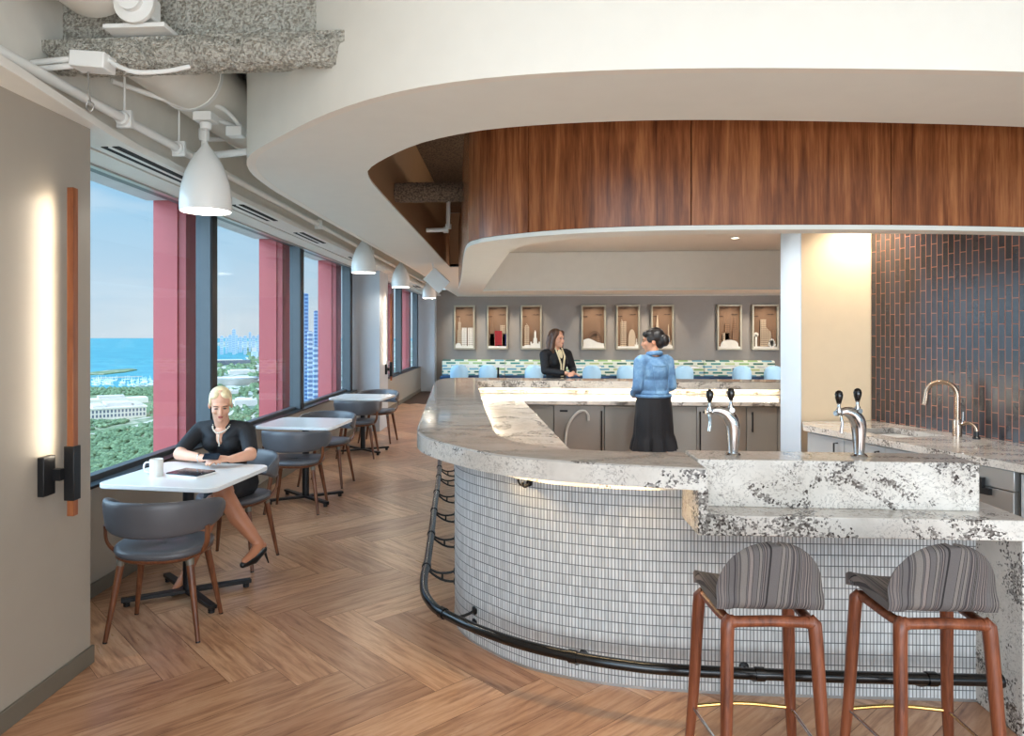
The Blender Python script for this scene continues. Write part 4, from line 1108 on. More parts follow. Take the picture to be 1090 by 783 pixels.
# ---------------------------------------------------------------- shadow-box skylines
def shadow_box(x0,x1,pieces,label):
    cx=(x0+x1)/2; w_=(x1-x0)/2-.012; H_=1.20; f=.042
    e=empty('shadow_box',(cx,19.5,1.12),0,label,'framed artwork','framed paper skylines on the back wall')
    fr=MB()
    for a in ((-w_,w_,0,f),(-w_,w_,H_-f,H_),(-w_,-w_+f,f,H_-f),(w_-f,w_,f,H_-f)): fr.box(a[0],a[1],-.11,0,a[2],a[3])
    fr.build('frame','frame_champagne',e,bevel=.004)
    B(-w_+f,w_-f,-.012,-.004,f,H_-f).build('backboard','art_back',e)
    for (u,v,s_) in ((.3,.92,.13),(.72,.78,.11),(.15,.74,.09)):
        cxx=-w_+u*2*w_; zz=v*H_; cw=MB()
        cw.prism([(cxx-s_,0),(cxx-s_*.4,.018),(cxx,.010),(cxx+s_*.5,.022),(cxx+s_,.002),(cxx+s_*.3,-.008)],0,.004)
        k=len(cw.v)-12
        for q in range(k,len(cw.v)): X_,Y_,Z_=cw.v[q]; cw.v[q]=(max(-w_+f,min(w_-f,X_)),-.03-Z_,Y_+zz)
        cw.build('cloud_cutout','art_cloud',e,smooth=None)
    st=MB(); st.box(-w_+f,w_-f,-.105,-.02,f,f+.05); st.build('base_strip','art_white',e)
    for (kind,u,wid,h_,mat) in pieces:
        X_=-w_+f+u*(2*w_-2*f); z0=f+.045; m_=MB(); hw=wid/2
        depth=(-.095,-.075) if mat in('art_white','art_red') else (-.06,-.045)
        def poly(pts):
            st_=len(m_.v); m_.prism(pts,depth[0],depth[1])
            for q in range(st_,len(m_.v)): a,b_,c_=m_.v[q]; m_.v[q]=(a,c_,b_)
            nf=len(m_.f)
            for q in range(len(m_.f)-len(pts)-2,nf): m_.f[q]=m_.f[q][::-1]; m_.uv[q]=m_.uv[q][::-1]
        if kind=='slab': poly([(X_-hw,z0),(X_+hw,z0),(X_+hw,z0+h_),(X_-hw,z0+h_)])
        elif kind=='antenna':
            poly([(X_-hw,z0),(X_+hw,z0),(X_+hw*.9,z0+h_*.55),(X_+hw*.6,z0+h_*.56),(X_+hw*.6,z0+h_*.82),(X_+.012,z0+h_*.83),(X_+.010,z0+h_),(X_-.006,z0+h_),(X_-.008,z0+h_*.83),(X_-hw*.6,z0+h_*.82),(X_-hw*.6,z0+h_*.56),(X_-hw*.9,z0+h_*.55)])
        elif kind=='point': poly([(X_-hw,z0),(X_+hw,z0),(X_+hw*.95,z0+h_*.86),(X_+hw*.35,z0+h_*.93),(X_,z0+h_),(X_-hw*.35,z0+h_*.93),(X_-hw*.95,z0+h_*.86)])
        elif kind=='shard': poly([(X_-hw,z0),(X_+hw,z0),(X_+.008,z0+h_),(X_-.006,z0+h_)])
        elif kind=='slant': poly([(X_-hw,z0),(X_+hw,z0),(X_+hw,z0+h_*.72),(X_-hw,z0+h_)])
        elif kind=='castle':
            poly([(X_-hw,z0),(X_+hw,z0),(X_+hw,z0+h_*.28),(X_+hw*.7,z0+h_*.28),(X_+hw*.7,z0+h_*.16),(X_+hw*.4,z0+h_*.2),(X_+hw*.35,z0+h_*.5),(X_+hw*.2,z0+h_*.52),(X_+hw*.15,z0+h_*.88),(X_,z0+h_),(X_-hw*.15,z0+h_*.88),(X_-hw*.2,z0+h_*.52),(X_-hw*.35,z0+h_*.5),(X_-hw*.4,z0+h_*.2),(X_-hw*.7,z0+h_*.16),(X_-hw*.7,z0+h_*.28),(X_-hw,z0+h_*.28)])
        elif kind=='dome': poly([(X_+hw*math.cos(PI*k/14),z0+h_*math.sin(PI*k/14)) for k in range(15)])
        elif kind=='leafdome': poly([(X_+hw*math.cos(PI*k/14)*(1-.0*k),z0+h_*math.sin(PI*k/14)**.62) for k in range(15)])
        elif kind=='arch':
            N_=16
            for k in range(N_):
                a0,a1=PI*k/N_,PI*(k+1)/N_
                poly([(X_+hw*math.cos(a0),z0+h_*math.sin(a0)),(X_+hw*math.cos(a1),z0+h_*math.sin(a1)),(X_+hw*.8*math.cos(a1),z0+h_*.8*math.sin(a1)),(X_+hw*.8*math.cos(a0),z0+h_*.8*math.sin(a0))])
        elif kind=='fan':
            for k in range(7):
                a=math.radians(20+140*k/6); c_,s_=math.cos(a),math.sin(a); t_=.035
                poly([(X_,z0),(X_+hw*.7*c_+t_*s_,z0+h_*.7*s_-t_*c_),(X_+hw*c_,z0+h_*s_),(X_+hw*.7*c_-t_*s_,z0+h_*.7*s_+t_*c_)])
        elif kind=='hill': poly([(X_-hw,z0),(X_+hw,z0),(X_+hw,z0+h_*.35),(X_+hw*.4,z0+h_*.5),(X_-hw*.1,z0+h_*.8),(X_-hw*.5,z0+h_),(X_-hw,z0+h_*.8)])
        elif kind=='wheelhub':
            poly([(X_+hw*math.cos(2*PI*k/18),z0+h_*.8+hw*math.sin(2*PI*k/18)) for k in range(18)]); poly([(X_-hw*.4,z0),(X_+hw*.4,z0),(X_+hw*.4,z0+h_*.8),(X_-hw*.4,z0+h_*.8)])
        nm={'slab':'paper_tower','antenna':'paper_antenna_tower','point':'paper_tower','shard':'paper_spire','slant':'paper_tower','castle':'paper_steeple','dome':'paper_dome','leafdome':'paper_dome','arch':'paper_arch','fan':'paper_lotus','hill':'paper_shell_roof','wheelhub':'paper_column'}[kind]
        b=m_.build(nm,mat+('_win' if kind in('slab','point','slant','antenna') else ''),e,smooth=None)
aw,ac,ab='art_white','art_cream','art_brown'
sb=[((-1.694,-1.101),[('antenna',.22,.13,.80,ac),('slab',.50,.14,.50,aw),('slab',.84,.14,.50,aw),('dome',.16,.16,.09,aw)],'framed paper skyline with twin white towers, farthest left on the back wall'),
    ((-.793,-.204),[('antenna',.20,.13,.86,ab),('slab',.25,.20,.34,ac),('slab',.80,.13,.58,ac),('slab',.90,.10,.34,'art_navy'),('slab',.56,.20,.42,'art_red'),('dome',.6,.14,.04,aw)],'framed paper skyline with a red tower, second from the left'),
    ((.127,.712),[('point',.24,.14,.62,ac),('castle',.72,.26,.44,aw),('dome',.3,.2,.04,aw)],'framed paper skyline with a white steeple, third from the left'),
    ((1.747,2.424),[('arch',.55,.46,.42,ab),('slab',.72,.10,.28,ab),('slab',.42,.14,.2,ab),('hill',.5,.54,.22,aw)],'framed paper skyline with shell roof and bridge arch, right of the woman in black'),
    ((2.674,3.321),[('slab',.08,.07,.66,ab),('point',.20,.09,.74,ac),('slab',.36,.08,.68,ac),('leafdome',.70,.20,.46,ac),('castle',.92,.10,.22,aw)],'framed paper skyline with rounded pointed tower, left of the denim jacket woman'),
    ((3.593,4.211),[('shard',.25,.17,.84,ac),('castle',.82,.16,.60,ac),('slab',.55,.12,.34,ab),('dome',.8,.2,.06,aw)],'framed paper skyline with tall thin spire, above the denim jacket woman'),
    ((5.314,5.972),[('slab',.10,.10,.34,ab),('slab',.42,.12,.60,ab),('antenna',.76,.12,.78,ab),('slab',.32,.20,.36,ac),('leafdome',.5,.46,.18,aw)],'framed paper skyline with low white fan roof, second from the right'),
    ((6.214,6.915),[('wheelhub',.10,.12,.40,aw),('slab',.42,.15,.72,ac),('slant',.66,.14,.52,ac),('slab',.88,.10,.44,ab),('fan',.78,.22,.22,aw)],'framed paper skyline with white lotus shape, farthest right on the back wall')]
for (a,b_),p,l in sb: shadow_box(a,b_,p,l)

# ================================================================ PEOPLE
def head_prims(mb,c,yaw=0,pitch=0,roll=0,s=1.0):
    st=len(mb.v)
    mb.ell((0,.012,.030),(.074,.092,.086)); mb.ell((0,-.022,-.030),(.061,.066,.076)); mb.ell((0,-.040,-.074),(.040,.042,.034))
    mb.ell((0,-.068,-.092),(.020,.018,.016)); mb.cap((0,-.082,.012),(0,-.102,-.028),.008,.0125); mb.ell((0,-.094,-.034),(.017,.012,.009))
    mb.ell((0,-.070,.026),(.054,.018,.012)); mb.ell((.036,-.060,-.026),(.024,.024,.022)); mb.ell((-.036,-.060,-.026),(.024,.024,.022))
    mb.ell((0,-.084,-.056),(.022,.012,.010)); 
    for s_ in (-1,1): mb.ell((s_*.074,.014,-.012),(.009,.019,.031),(0,0,s_*.35))
    mat=Matrix.Translation(c)@Matrix.Rotation(yaw,4,'Z')@Matrix.Rotation(roll,4,'Y')@Matrix.Rotation(pitch,4,'X')@Matrix.Scale(s,4)
    mb.xf(mat,st); return mat
def face_parts(mat,parent,smile=False):
    for s_ in (-1,1):
        m_=MB().ell((s_*.029,-.0815,.004),(.0125,.0060,.0048)); m_.xf(mat); m_.build('eye','eye_dark',parent,smooth=60)
        m_=MB().tube(spline([(s_*.014,-.0895,.021),(s_*.030,-.0885,.0262),(s_*.046,-.078,.021)],4),.0024,6); m_.xf(mat); m_.build('eyebrow','brown_hair',parent,smooth=60)
    m_=MB().ell((0,-.0945,-.0535),(.0185,.0060,.0040)).ell((0,-.0940,-.0600),(.0155,.0065,.0045)); m_.xf(mat); m_.build('lips','lip',parent,smooth=60)
def hand(mb,wrist,d,up,side=1,curl=.6,s=1.0):
    """palm and five fingers; d = pointing direction, up = back-of-hand direction"""
    w_=Vector(wrist); d=Vector(d).normalized(); up=Vector(up); up=(up-d*up.dot(d)).normalized(); r=d.cross(up)*side
    P0=w_+d*.045*s
    for k in (-1,0,1): mb.cap(tuple(w_+d*.010*s+r*(.010*k*s)),tuple(w_+d*.078*s+r*(.021*k*s)),.0145*s,.0135*s,10)
    for k,L in zip((-1.5,-.5,.5,1.5),(.060,.074,.080,.070)):
        base=w_+d*.085*s+r*(.0185*k*s); segs=[L*.45,L*.32,L*.26]; ang=curl*.5; p=base; pts=[p]
        for q in segs:
            v=d*math.cos(ang)-up*math.sin(ang); p=p+v*q*s; pts.append(p); ang+=curl*.8
        mb.chain([tuple(a) for a in pts],[.0088*s,.0082*s,.0076*s,.0066*s],9)
    tb_=w_+d*.030*s+r*.026*s-up*.004; v=(d*.75+r*.62-up*.25).normalized(); p1=tb_+v*.038*s; p2=p1+(d*.9+r*.05-up*.35).normalized()*.030*s
    mb.chain([tuple(w_+d*.018*s+r*.012*s),tuple(tb_),tuple(p1),tuple(p2)],[.013*s,.0125*s,.0098*s,.0082*s],9)
def wrap(root,fn):  # objects already in room coordinates
    return rel(fn,root)

# ---- blonde woman seated at the first table (room coordinates, faces the camera)
pw=empty('person',(-1.96,4.80,0),0,'seated blonde woman in a black dress looking down at her phone','person')
b=MB()
hc=(-1.975,4.650,1.115)
hm=head_prims(b,hc,yaw=.40,pitch=.36,roll=0,s=.94)
b.cap((-2.0,4.75,.955),(-1.99,4.675,1.055),.052,.050)
b.ell((-2.0,4.79,.86),(.135,.092,.13)); b.ell((-1.99,4.83,.72),(.12,.088,.13)); b.ell((-1.98,4.86,.56),(.165,.13,.11))
b.cap((-2.145,4.755,.925),(-1.86,4.755,.925),.050,.050)
for s_,sh,el,wr_ in ((-1,(-2.17,4.75,.92),(-2.215,4.555,.793),(-2.00,4.425,.792)),(1,(-1.83,4.75,.92),(-1.735,4.565,.793),(-1.805,4.415,.790))):
    b.chain([sh,el],[.048,.040]); b.chain([el,wr_],[.039,.025])
hand(b,(-1.998,4.420,.795),(.9,-.40,.12),(-.1,-.45,.9),side=-1,curl=.55)
hand(b,(-1.808,4.412,.792),(-.78,-.55,.10),(.1,-.4,.9),side=1,curl=.6)
# legs: her left crosses over the right
b.chain([(-1.90,4.86,.54),(-1.865,4.42,.585)],[.088,.062]); b.chain([(-1.865,4.42,.585),(-1.76,4.40,.43),(-1.625,4.42,.255)],[.058,.056,.034])
b.chain([(-1.625,4.42,.25),(-1.645,4.35,.205),(-1.668,4.285,.185)],[.034,.030,.022])
b.ell((-1.612,4.445,.235),(.026,.030,.028))
b.chain([(-2.06,4.86,.53),(-1.935,4.46,.50)],[.088,.060]); b.chain([(-1.935,4.46,.50),(-1.975,4.36,.33),(-2.04,4.30,.11)],[.056,.054,.033])
b.chain([(-2.04,4.30,.105),(-2.05,4.24,.062),(-2.06,4.17,.036)],[.033,.030,.020]); b.ell((-2.038,4.33,.09),(.026,.028,.027))
body=remeshed(b,'body','skin',.005,None,5)
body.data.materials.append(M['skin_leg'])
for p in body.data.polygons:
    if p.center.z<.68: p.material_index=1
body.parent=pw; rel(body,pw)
for o_ in (0,): 
    n0=set(bpy.data.objects); face_parts(hm,body)
    for q in set(bpy.data.objects)-n0: q.matrix_parent_inverse=Matrix.Identity(4)
hr=MB(); hr.ell((0,.030,.042),(.079,.086,.080)); hr.ell((0,.060,-.01),(.064,.048,.068)); hr.ell((.026,-.010,.082),(.042,.054,.026),(0,.30,.2)); hr.ell((-.030,-.008,.081),(.040,.054,.027),(0,-.30,-.2)); hr.ell((.068,-.006,.032),(.012,.038,.042)); hr.ell((-.068,-.006,.032),(.012,.038,.042)); hr.ell((0,.100,-.01),(.035,.03,.035))
hr.xf(hm); o=remeshed(hr,'hair','blonde_hair',.005,pw,6); rel(o,pw)
dr=MB()
dr.ell((-2.0,4.795,.855),(.150,.108,.135)); dr.ell((-1.995,4.83,.73),(.134,.104,.14)); dr.ell((-1.98,4.86,.57),(.182,.15,.125))
dr.ell((-2.065,4.715,.845),(.066,.055,.062)); dr.ell((-1.93,4.715,.845),(.066,.055,.062))
dr.cap((-2.155,4.76,.925),(-2.06,4.758,.935),.062,.064); dr.cap((-1.845,4.76,.925),(-1.94,4.758,.935),.062,.064); dr.cap((-2.10,4.74,.93),(-2.05,4.71,.88),.050,.05); dr.cap((-1.90,4.74,.93),(-1.945,4.71,.88),.050,.05); dr.ell((-2.0,4.815,.93),(.11,.05,.06)); dr.ell((-2.055,4.735,.90),(.052,.045,.06)); dr.ell((-1.94,4.735,.90),(.052,.045,.06))
for sh,el in (((-2.170,4.75,.915),(-2.210,4.60,.822)),((-1.830,4.75,.915),(-1.755,4.61,.822))): dr.chain([sh,el],[.058,.051])
dr.chain([(-1.90,4.86,.55),(-1.872,4.50,.585)],[.108,.078]); dr.chain([(-2.06,4.86,.54),(-1.95,4.52,.515)],[.108,.080]); dr.ell((-1.95,4.66,.53),(.12,.18,.085))
dr.chain([(-1.98,4.62,.50),(-1.97,4.60,.46)],[.09,.07])
o=remeshed(dr,'dress','black_cloth',.006,pw,5); rel(o,pw)
# v-neck skin panel
vn=MB(); vn.prism([(-.048,.115),(.048,.115),(.004,-.0),(-.004,-.0)],0,.012); vn.xf(Matrix.Translation((-1.995,4.705,.862))@Euler((PI/2-.42,0,0)).to_matrix().to_4x4())
vn2=MB(); vn2.ell((-1.995,4.722,.925),(.050,.030,.055)); vn2.ell((-1.995,4.695,.885),(.030,.030,.050)); vn2.ell((-1.995,4.705,.925),(.050,.030,.030)); o=remeshed(vn2,'neckline','skin',.005,pw,3); rel(o,pw)
nk=MB()
for k in range(34):
    a=2*PI*k/34; r=.058; x=-1.993+r*1.06*math.cos(a); y=4.722+r*.85*math.sin(a); z=.972-.052*max(0,-math.sin(a))**1.3; y-=.012*max(0,-math.sin(a))
    nk.ell((x,y,z),(.0062,)*3,seg=10,rn=6)
for k in range(10): nk.ell((-1.993+.003*math.sin(k),4.665-.0*k,.915-.009*k),(.0052,)*3,seg=8,rn=6)
rel(nk.build('necklace','pearl',pw),pw)
rel(MB().tube([(-2.018+.030*math.cos(a)*.35,4.432+.030*math.cos(a)*.6,.793+.028*math.sin(a)) for a in [2*PI*k/18 for k in range(18)]],.004,8,closed=True).build('bracelet','chrome',pw),pw)
def shoe(heel,ball,toe,stil,name='shoe'):
    e_=MB(); e_.chain([heel,ball,toe],[.031,.036,.020],12); e_.tube([stil[0],stil[1]],[.010,.0045],8); e_.v=[v for v in e_.v]
    return e_
rel(shoe((-1.612,4.442,.212),(-1.640,4.360,.180),(-1.672,4.272,.168),((-1.600,4.452,.195),(-1.578,4.462,.122))).build('shoe','shoe_black',pw,smooth=60),pw)
rel(shoe((-2.038,4.33,.070),(-2.05,4.245,.043),(-2.062,4.155,.026),((-2.036,4.345,.06),(-2.034,4.352,.0))).build('shoe','shoe_black',pw,smooth=60),pw)
ph=empty('smartphone',(-1.905,4.335,.80),0,'dark smartphone held in both hands of the seated woman','phone')
wbuild(MB().prism(round_rect(.050,.027,.007),-.004,.004).xf(Matrix.Translation((-1.905,4.345,.818))@Euler((.50,.0,.08)).to_matrix().to_4x4()),'phone_body','screen',ph,bevel=.001)

# ---- standing figures, built facing -Y in their own frame
def stand(root,armsL,armsR,head_yaw,head_pitch,skin,voxel=.007,top=1.0):
    b=MB()
    hm=head_prims(b,(0,-.015,1.515),head_yaw,head_pitch,0,.98)
    b.cap((0,.01,1.36),(0,-.008,1.455),.050,.046)
    b.ell((0,0,.93),(.155,.112,.11)); b.ell((0,0,1.06),(.122,.088,.12)); b.ell((0,0,1.22),(.142,.098,.14)); b.cap((-.14,.005,1.335),(.14,.005,1.335),.050,.050)
    for arm,sd in ((armsL,-1),(armsR,1)):
        sh,el,wr_,hd,up=arm; b.chain([sh,el],[.046,.038]); b.chain([el,wr_],[.037,.024]); hand(b,wr_,hd,up,side=sd,curl=.45)
    for s_ in (-1,1):
        b.chain([(s_*.085,0,.90),(s_*.095,-.01,.49)],[.085,.056]); b.chain([(s_*.095,-.01,.49),(s_*.098,.015,.34),(s_*.10,.012,.09)],[.053,.054,.033])
        b.chain([(s_*.10,.02,.06),(s_*.105,-.06,.035),(s_*.108,-.13,.026)],[.034,.032,.022])
    o=remeshed(b,'body',skin,voxel,root,4); n0=set(bpy.data.objects); face_parts(hm,o)
    for s_ in (-1,1): MB().chain([(s_*.10,.03,.042),(s_*.105,-.06,.034),(s_*.108,-.14,.028)],[.040,.039,.028],12).box(s_*.102-.03,s_*.102+.03,-.14,.06,0,.02).build('shoe','shoe_black',root,smooth=50)
    return hm
def skirt(root,z1,z0,r1,r0,mat,flounce=None):
    rs=[];N=56
    levels=14
    for i in range(levels+1):
        t=i/levels; z=z1+(z0-z1)*t; r=r1+(r0-r1)*t**.85
        if flounce and z<flounce: r+=.028*((flounce-z)/(flounce-z0))**.5
        ring=[]
        for k in range(N):
            a=2*PI*k/N; w_=.012*t*math.sin(9*a+1.3)+.007*t*math.sin(17*a)
            if flounce and z<flounce: w_+=.010*math.sin(23*a)
            ring.append(((r+w_)*math.cos(a),(r*.74+w_)*math.sin(a),z))
        rs.append(ring)
    return MB().rings(rs,cap=True).build('skirt',mat,root,smooth=60)

# woman in denim jacket, seen from behind
dn=empty('person',(1.285,6.80,0),math.atan2(-.42,-.91),'standing woman with dark bun in a blue denim jacket and black skirt, seen from behind','person')
AL=((-.150,.005,1.325),(-.185,.02,1.085),(-.07,-.21,1.0),(.6,-.7,-.1),(0,0,1)); AR=((.150,.005,1.325),(.185,.02,1.085),(.07,-.21,1.0),(-.6,-.7,-.1),(0,0,1))
hm=stand(dn,AL,AR,.85,.12,'skin_tan')
h_=MB(); h_.ell((0,.030,.040),(.084,.092,.088)); h_.ell((0,.065,-.02),(.064,.050,.062)); h_.ell((.01,.110,-.005),(.064,.050,.062)); h_.ell((.045,-.035,.07),(.040,.050,.036)); h_.ell((-.045,-.035,.07),(.040,.050,.036)); h_.ell((.070,-.005,.02),(.016,.042,.040)); h_.ell((-.070,-.005,.02),(.016,.042,.040))
h_.xf(hm); remeshed(h_,'hair','black_hair',.006,dn,5)
j=MB(); j.ell((0,.0,1.23),(.152,.115,.16)); j.ell((0,0,1.10),(.148,.110,.14)); j.cap((-.138,.005,1.332),(.138,.005,1.332),.056,.056); j.ell((0,.0,1.03),(.156,.118,.055))
for s_ in (-1,1): j.chain([(s_*.154,.005,1.318),(s_*.190,.02,1.09)],[.058,.046]); j.chain([(s_*.190,.02,1.09),(s_*.095,-.18,1.01)],[.047,.038])
jk=remeshed(j,'denim_jacket','denim',.007,dn,4)
MB().tube([(.064*math.cos(a),.012+.056*math.sin(a),1.395+.010*math.sin(a)) for a in [2*PI*k/24 for k in range(24)]],.017,10,closed=True,flat=1.3).build('collar','denim',jk,smooth=60)
MB().tube([(.163*math.cos(a),.124*math.sin(a),1.005) for a in [2*PI*k/36 for k in range(36)]],.016,10,closed=True).build('waistband','denim',jk,smooth=60)
for s_ in (-1,1):
    MB().tube([(s_*.095,.112,1.30),(s_*.075,.124,1.15),(s_*.062,.124,1.03)],.0028,6).build('seam','denim',jk)
MB().tube([(-.15,.085,1.295),(0,.118,1.285),(.15,.085,1.295)],.003,6).build('seam','denim',jk)
skirt(dn,1.02,.50,.170,.198,'black_cloth',flounce=.62)

# woman in black blazer behind the bar
wb=empty('person',(.500,8.92,0),math.atan2(.55,.83),'standing woman with wavy brown hair in a black blazer, hands on the bar','person')
AL=((-.172,.005,1.325),(-.205,-.06,1.125),(-.045,-.27,1.100),(.75,-.6,.0),(0,0,1)); AR=((.172,.005,1.325),(.215,-.06,1.125),(.055,-.27,1.100),(-.75,-.6,.0),(0,0,1))
hm=stand(wb,AL,AR,.30,.05,'skin')
h_=MB(); h_.ell((0,.028,.042),(.086,.094,.088)); 
for s_ in (-1,1):
    h_.chain([(s_*.055,-.030,.075),(s_*.082,-.015,.02),(s_*.088,.0,-.06),(s_*.095,.0,-.13),(s_*.085,-.01,-.17)],[.034,.028,.030,.032,.022])
    h_.chain([(s_*.045,.06,.02),(s_*.055,.075,-.06),(s_*.06,.07,-.14),(s_*.05,.06,-.18)],[.05,.045,.04,.025])
h_.chain([(0,.08,.02),(0,.09,-.08),(0,.08,-.17)],[.05,.045,.03])
h_.xf(hm); remeshed(h_,'hair','brown_hair',.006,wb,5)
j=MB(); j.ell((0,.0,1.23),(.160,.116,.155)); j.ell((0,0,1.08),(.140,.106,.15)); j.ell((0,0,.95),(.170,.130,.13)); j.cap((-.150,.005,1.335),(.150,.005,1.335),.057,.057); j.ell((-.06,-.075,1.23),(.06,.05,.06)); j.ell((.06,-.075,1.23),(.06,.05,.06))
for s_ in (-1,1): j.chain([(s_*.176,.005,1.32),(s_*.212,-.06,1.125)],[.060,.050]); j.chain([(s_*.212,-.06,1.125),(s_*.085,-.235,1.103)],[.050,.036])
bz=remeshed(j,'blazer','black_cloth',.007,wb,4)
for s_ in (-1,1): MB().tube([(s_*.050,-.048,1.40),(s_*.046,-.112,1.30),(s_*.020,-.128,1.20),(s_*.010,-.118,1.05)],[.010,.013,.013,.010],8,flat=.6).build('lapel','cream_cloth',bz,smooth=60)
MB().ell((0,-.072,1.30),(.036,.040,.085)).build('blouse','cream_cloth',wb,smooth=60)
for s_ in (-1,1): MB().chain([(s_*.085,0,.88),(s_*.097,-.01,.49)],[.100,.075]).chain([(s_*.097,-.01,.49),(s_*.10,.012,.10)],[.073,.055]).build('trouser_leg','black_cloth',wb,smooth=60)

# ================================================================ THE CITY OUTSIDE (300 m below)
GZ=-300.0
bF=math.atan(60/760.)
def outside(px,py):   # ground point seen at a given bearing, used for the map of the shore only
    cx=(px-489)/760.; r=(cx*math.cos(bF)-math.sin(bF), cx*math.sin(bF)+math.cos(bF)); t=760*301.6/(py-353)
    return (r[0]*t,r[1]*t)
structure(MB().prism([(-45000,-15000),(-45000,31000),(-9000,33000),(9000,27000),(2000,-15000)],GZ-8,GZ-2).build('ground_lake','water',smooth=None))
def land(name,pts,mat,z,label,cat):
    o=MB().prism([(round(p[0],1),round(p[1],1)) for p in pts],GZ-3,GZ+z).build(name,mat,smooth=None); structure(o); return o
shore=[outside(40,417),outside(96,415),outside(135,412),outside(168,407),outside(215,396),outside(236,387),outside(262,384),outside(266,378),outside(262,373),outside(240,369.5),outside(225,366),outside(236,363.2),outside(300,362.6)]
land('ground_park',shore+[(9000,27000),(3000,8000),(600,-900),(-1500,-3000)],'city',0,None,None)
land('ground_lawn',[outside(60,640),outside(40,425),outside(96,417),outside(168,411),outside(220,402),outside(238,408),outside(260,440),outside(262,470),outside(210,520),outside(160,600)],'park',1,None,None)
o=MB().prism([(round(p[0]),round(p[1])) for p in (outside(90,399),outside(96,396.5),outside(118,394),outside(140,392.5),outside(146,393.5),outside(133,396),outside(110,398.5))],GZ-3,GZ+4).build('peninsula','park',smooth=None)
tag(o,'low green peninsula reaching into the blue lake','peninsula')
def isl(name,a,b_,w_,label):
    A_=Vector((*outside(*a),0));B_=Vector((*outside(*b_),0)); t=(B_-A_).normalized(); n=Vector((-t.y,t.x,0))*w_
    o=MB().prism([tuple((A_+n)[:2]),tuple((B_+n)[:2]),tuple((B_-n)[:2]),tuple((A_-n)[:2])],GZ-3,GZ+3).build(name,'pavement',smooth=None); tag(o,label,'breakwater'); return o
isl('breakwater',(98,402.5),(150,400.5),14,'long thin breakwater in front of the harbor')
# the white roads of the park
rd=MB()
def road(pts,w_):
    P3=[Vector((*outside(*p),0)) for p in pts]; P3=[Vector(p) for p in spline(P3,5)]
    for i in range(len(P3)-1):
        t=(P3[i+1]-P3[i]).normalized(); n=Vector((-t.y,t.x,0))*w_
        rd.prism([tuple((P3[i]+n)[:2]),tuple((P3[i+1]+n)[:2]),tuple((P3[i+1]-n)[:2]),tuple((P3[i]-n)[:2])],GZ+1,GZ+2.2)
road([(90,463),(115,460),(140,455),(160,449),(172,445)],10); road([(90,432),(130,446.5),(168,443)],9)
road([(232,425),(245,418),(262,412),(282,404)],14); road([(236,446),(252,436),(268,424),(284,410)],10); road([(245,400),(262,396),(282,390)],16); road([(262,380),(272,392),(276,408),(270,430)],12); road([(238,470),(262,450),(284,430)],8)
o=rd.build('park_roads','pavement',smooth=None); tag(o,'pale roads and paths crossing the park below','road'); 

# tree canopy: nobody could count it
def scatter(name,mat,centres,sizes,label,cat,flat=.75,seed=1):
    bm=bmesh.new(); bmesh.ops.create_icosphere(bm,subdivisions=1,radius=1)
    base=np.array([v.co[:] for v in bm.verts],dtype=np.float32); faces=np.array([[v.index for v in f.verts] for f in bm.faces],dtype=np.int32); bm.free()
    rs_=np.random.RandomState(seed); n=len(centres); nv=len(base)
    V=np.zeros((n,nv,3),np.float32)
    for i,(c,s_) in enumerate(zip(centres,sizes)):
        V[i]=base*(np.array([s_,s_,s_*flat])*(1+.30*(rs_.rand(nv,1)-.5)))+np.array(c)
    Fc=(faces[None]+(np.arange(n)*nv)[:,None,None]).reshape(-1,3)
    me=bpy.data.meshes.new(name); me.vertices.add(n*nv); me.vertices.foreach_set('co',V.reshape(-1)); me.loops.add(Fc.size); me.loops.foreach_set('vertex_index',Fc.reshape(-1))
    me.polygons.add(len(Fc)); me.polygons.foreach_set('loop_start',np.arange(0,Fc.size,3)); me.update(calc_edges=True)
    o=bpy.data.objects.new(name,me); COL.objects.link(o); me.materials.append(M[mat]); tag(o,label,cat,None,'stuff'); return o
rt=random.Random(11)
cs=[];sz=[]
def clear(px,py):
    # open strips and the museum plot
    if 96<px<162 and 421<py<447: return False
    if abs(py-(463-(px-90)*.22))<3.0 and px<175: return False
    return True
for _ in range(5200):
    px=rt.uniform(70,176); py=rt.uniform(448,575)
    if not clear(px,py): continue
    if math.sin(px*.23+py*.11)*math.sin(py*.31-px*.05)>.72: continue
    x,y=outside(px,py); cs.append((x,y,GZ+5)); sz.append(rt.uniform(5,9.5))
for _ in range(1500):
    px=rt.uniform(90,170); py=rt.uniform(413,447)
    if not clear(px,py) : continue
    x,y=outside(px,py); cs.append((x,y,GZ+4)); sz.append(rt.uniform(7,12))
scatter('park_trees','trees',cs,sz,'dense green tree canopy of the park seen through the first window','trees')
cs=[];sz=[]
for _ in range(2600):
    px=rt.uniform(226,286); py=rt.uniform(372,470)
    if math.sin(px*.35+py*.2)*math.cos(py*.27-px*.19)>.1 or (px<262 and py<388) or (236<px<264 and 398<py<413): continue
    x,y=outside(px,py); d_=math.hypot(x,y); cs.append((x,y,GZ+3)); sz.append(rt.uniform(.0022,.0042)*d_)
scatter('avenue_trees','trees',cs,sz,'scattered green trees between roads seen through the second window','trees',seed=2)
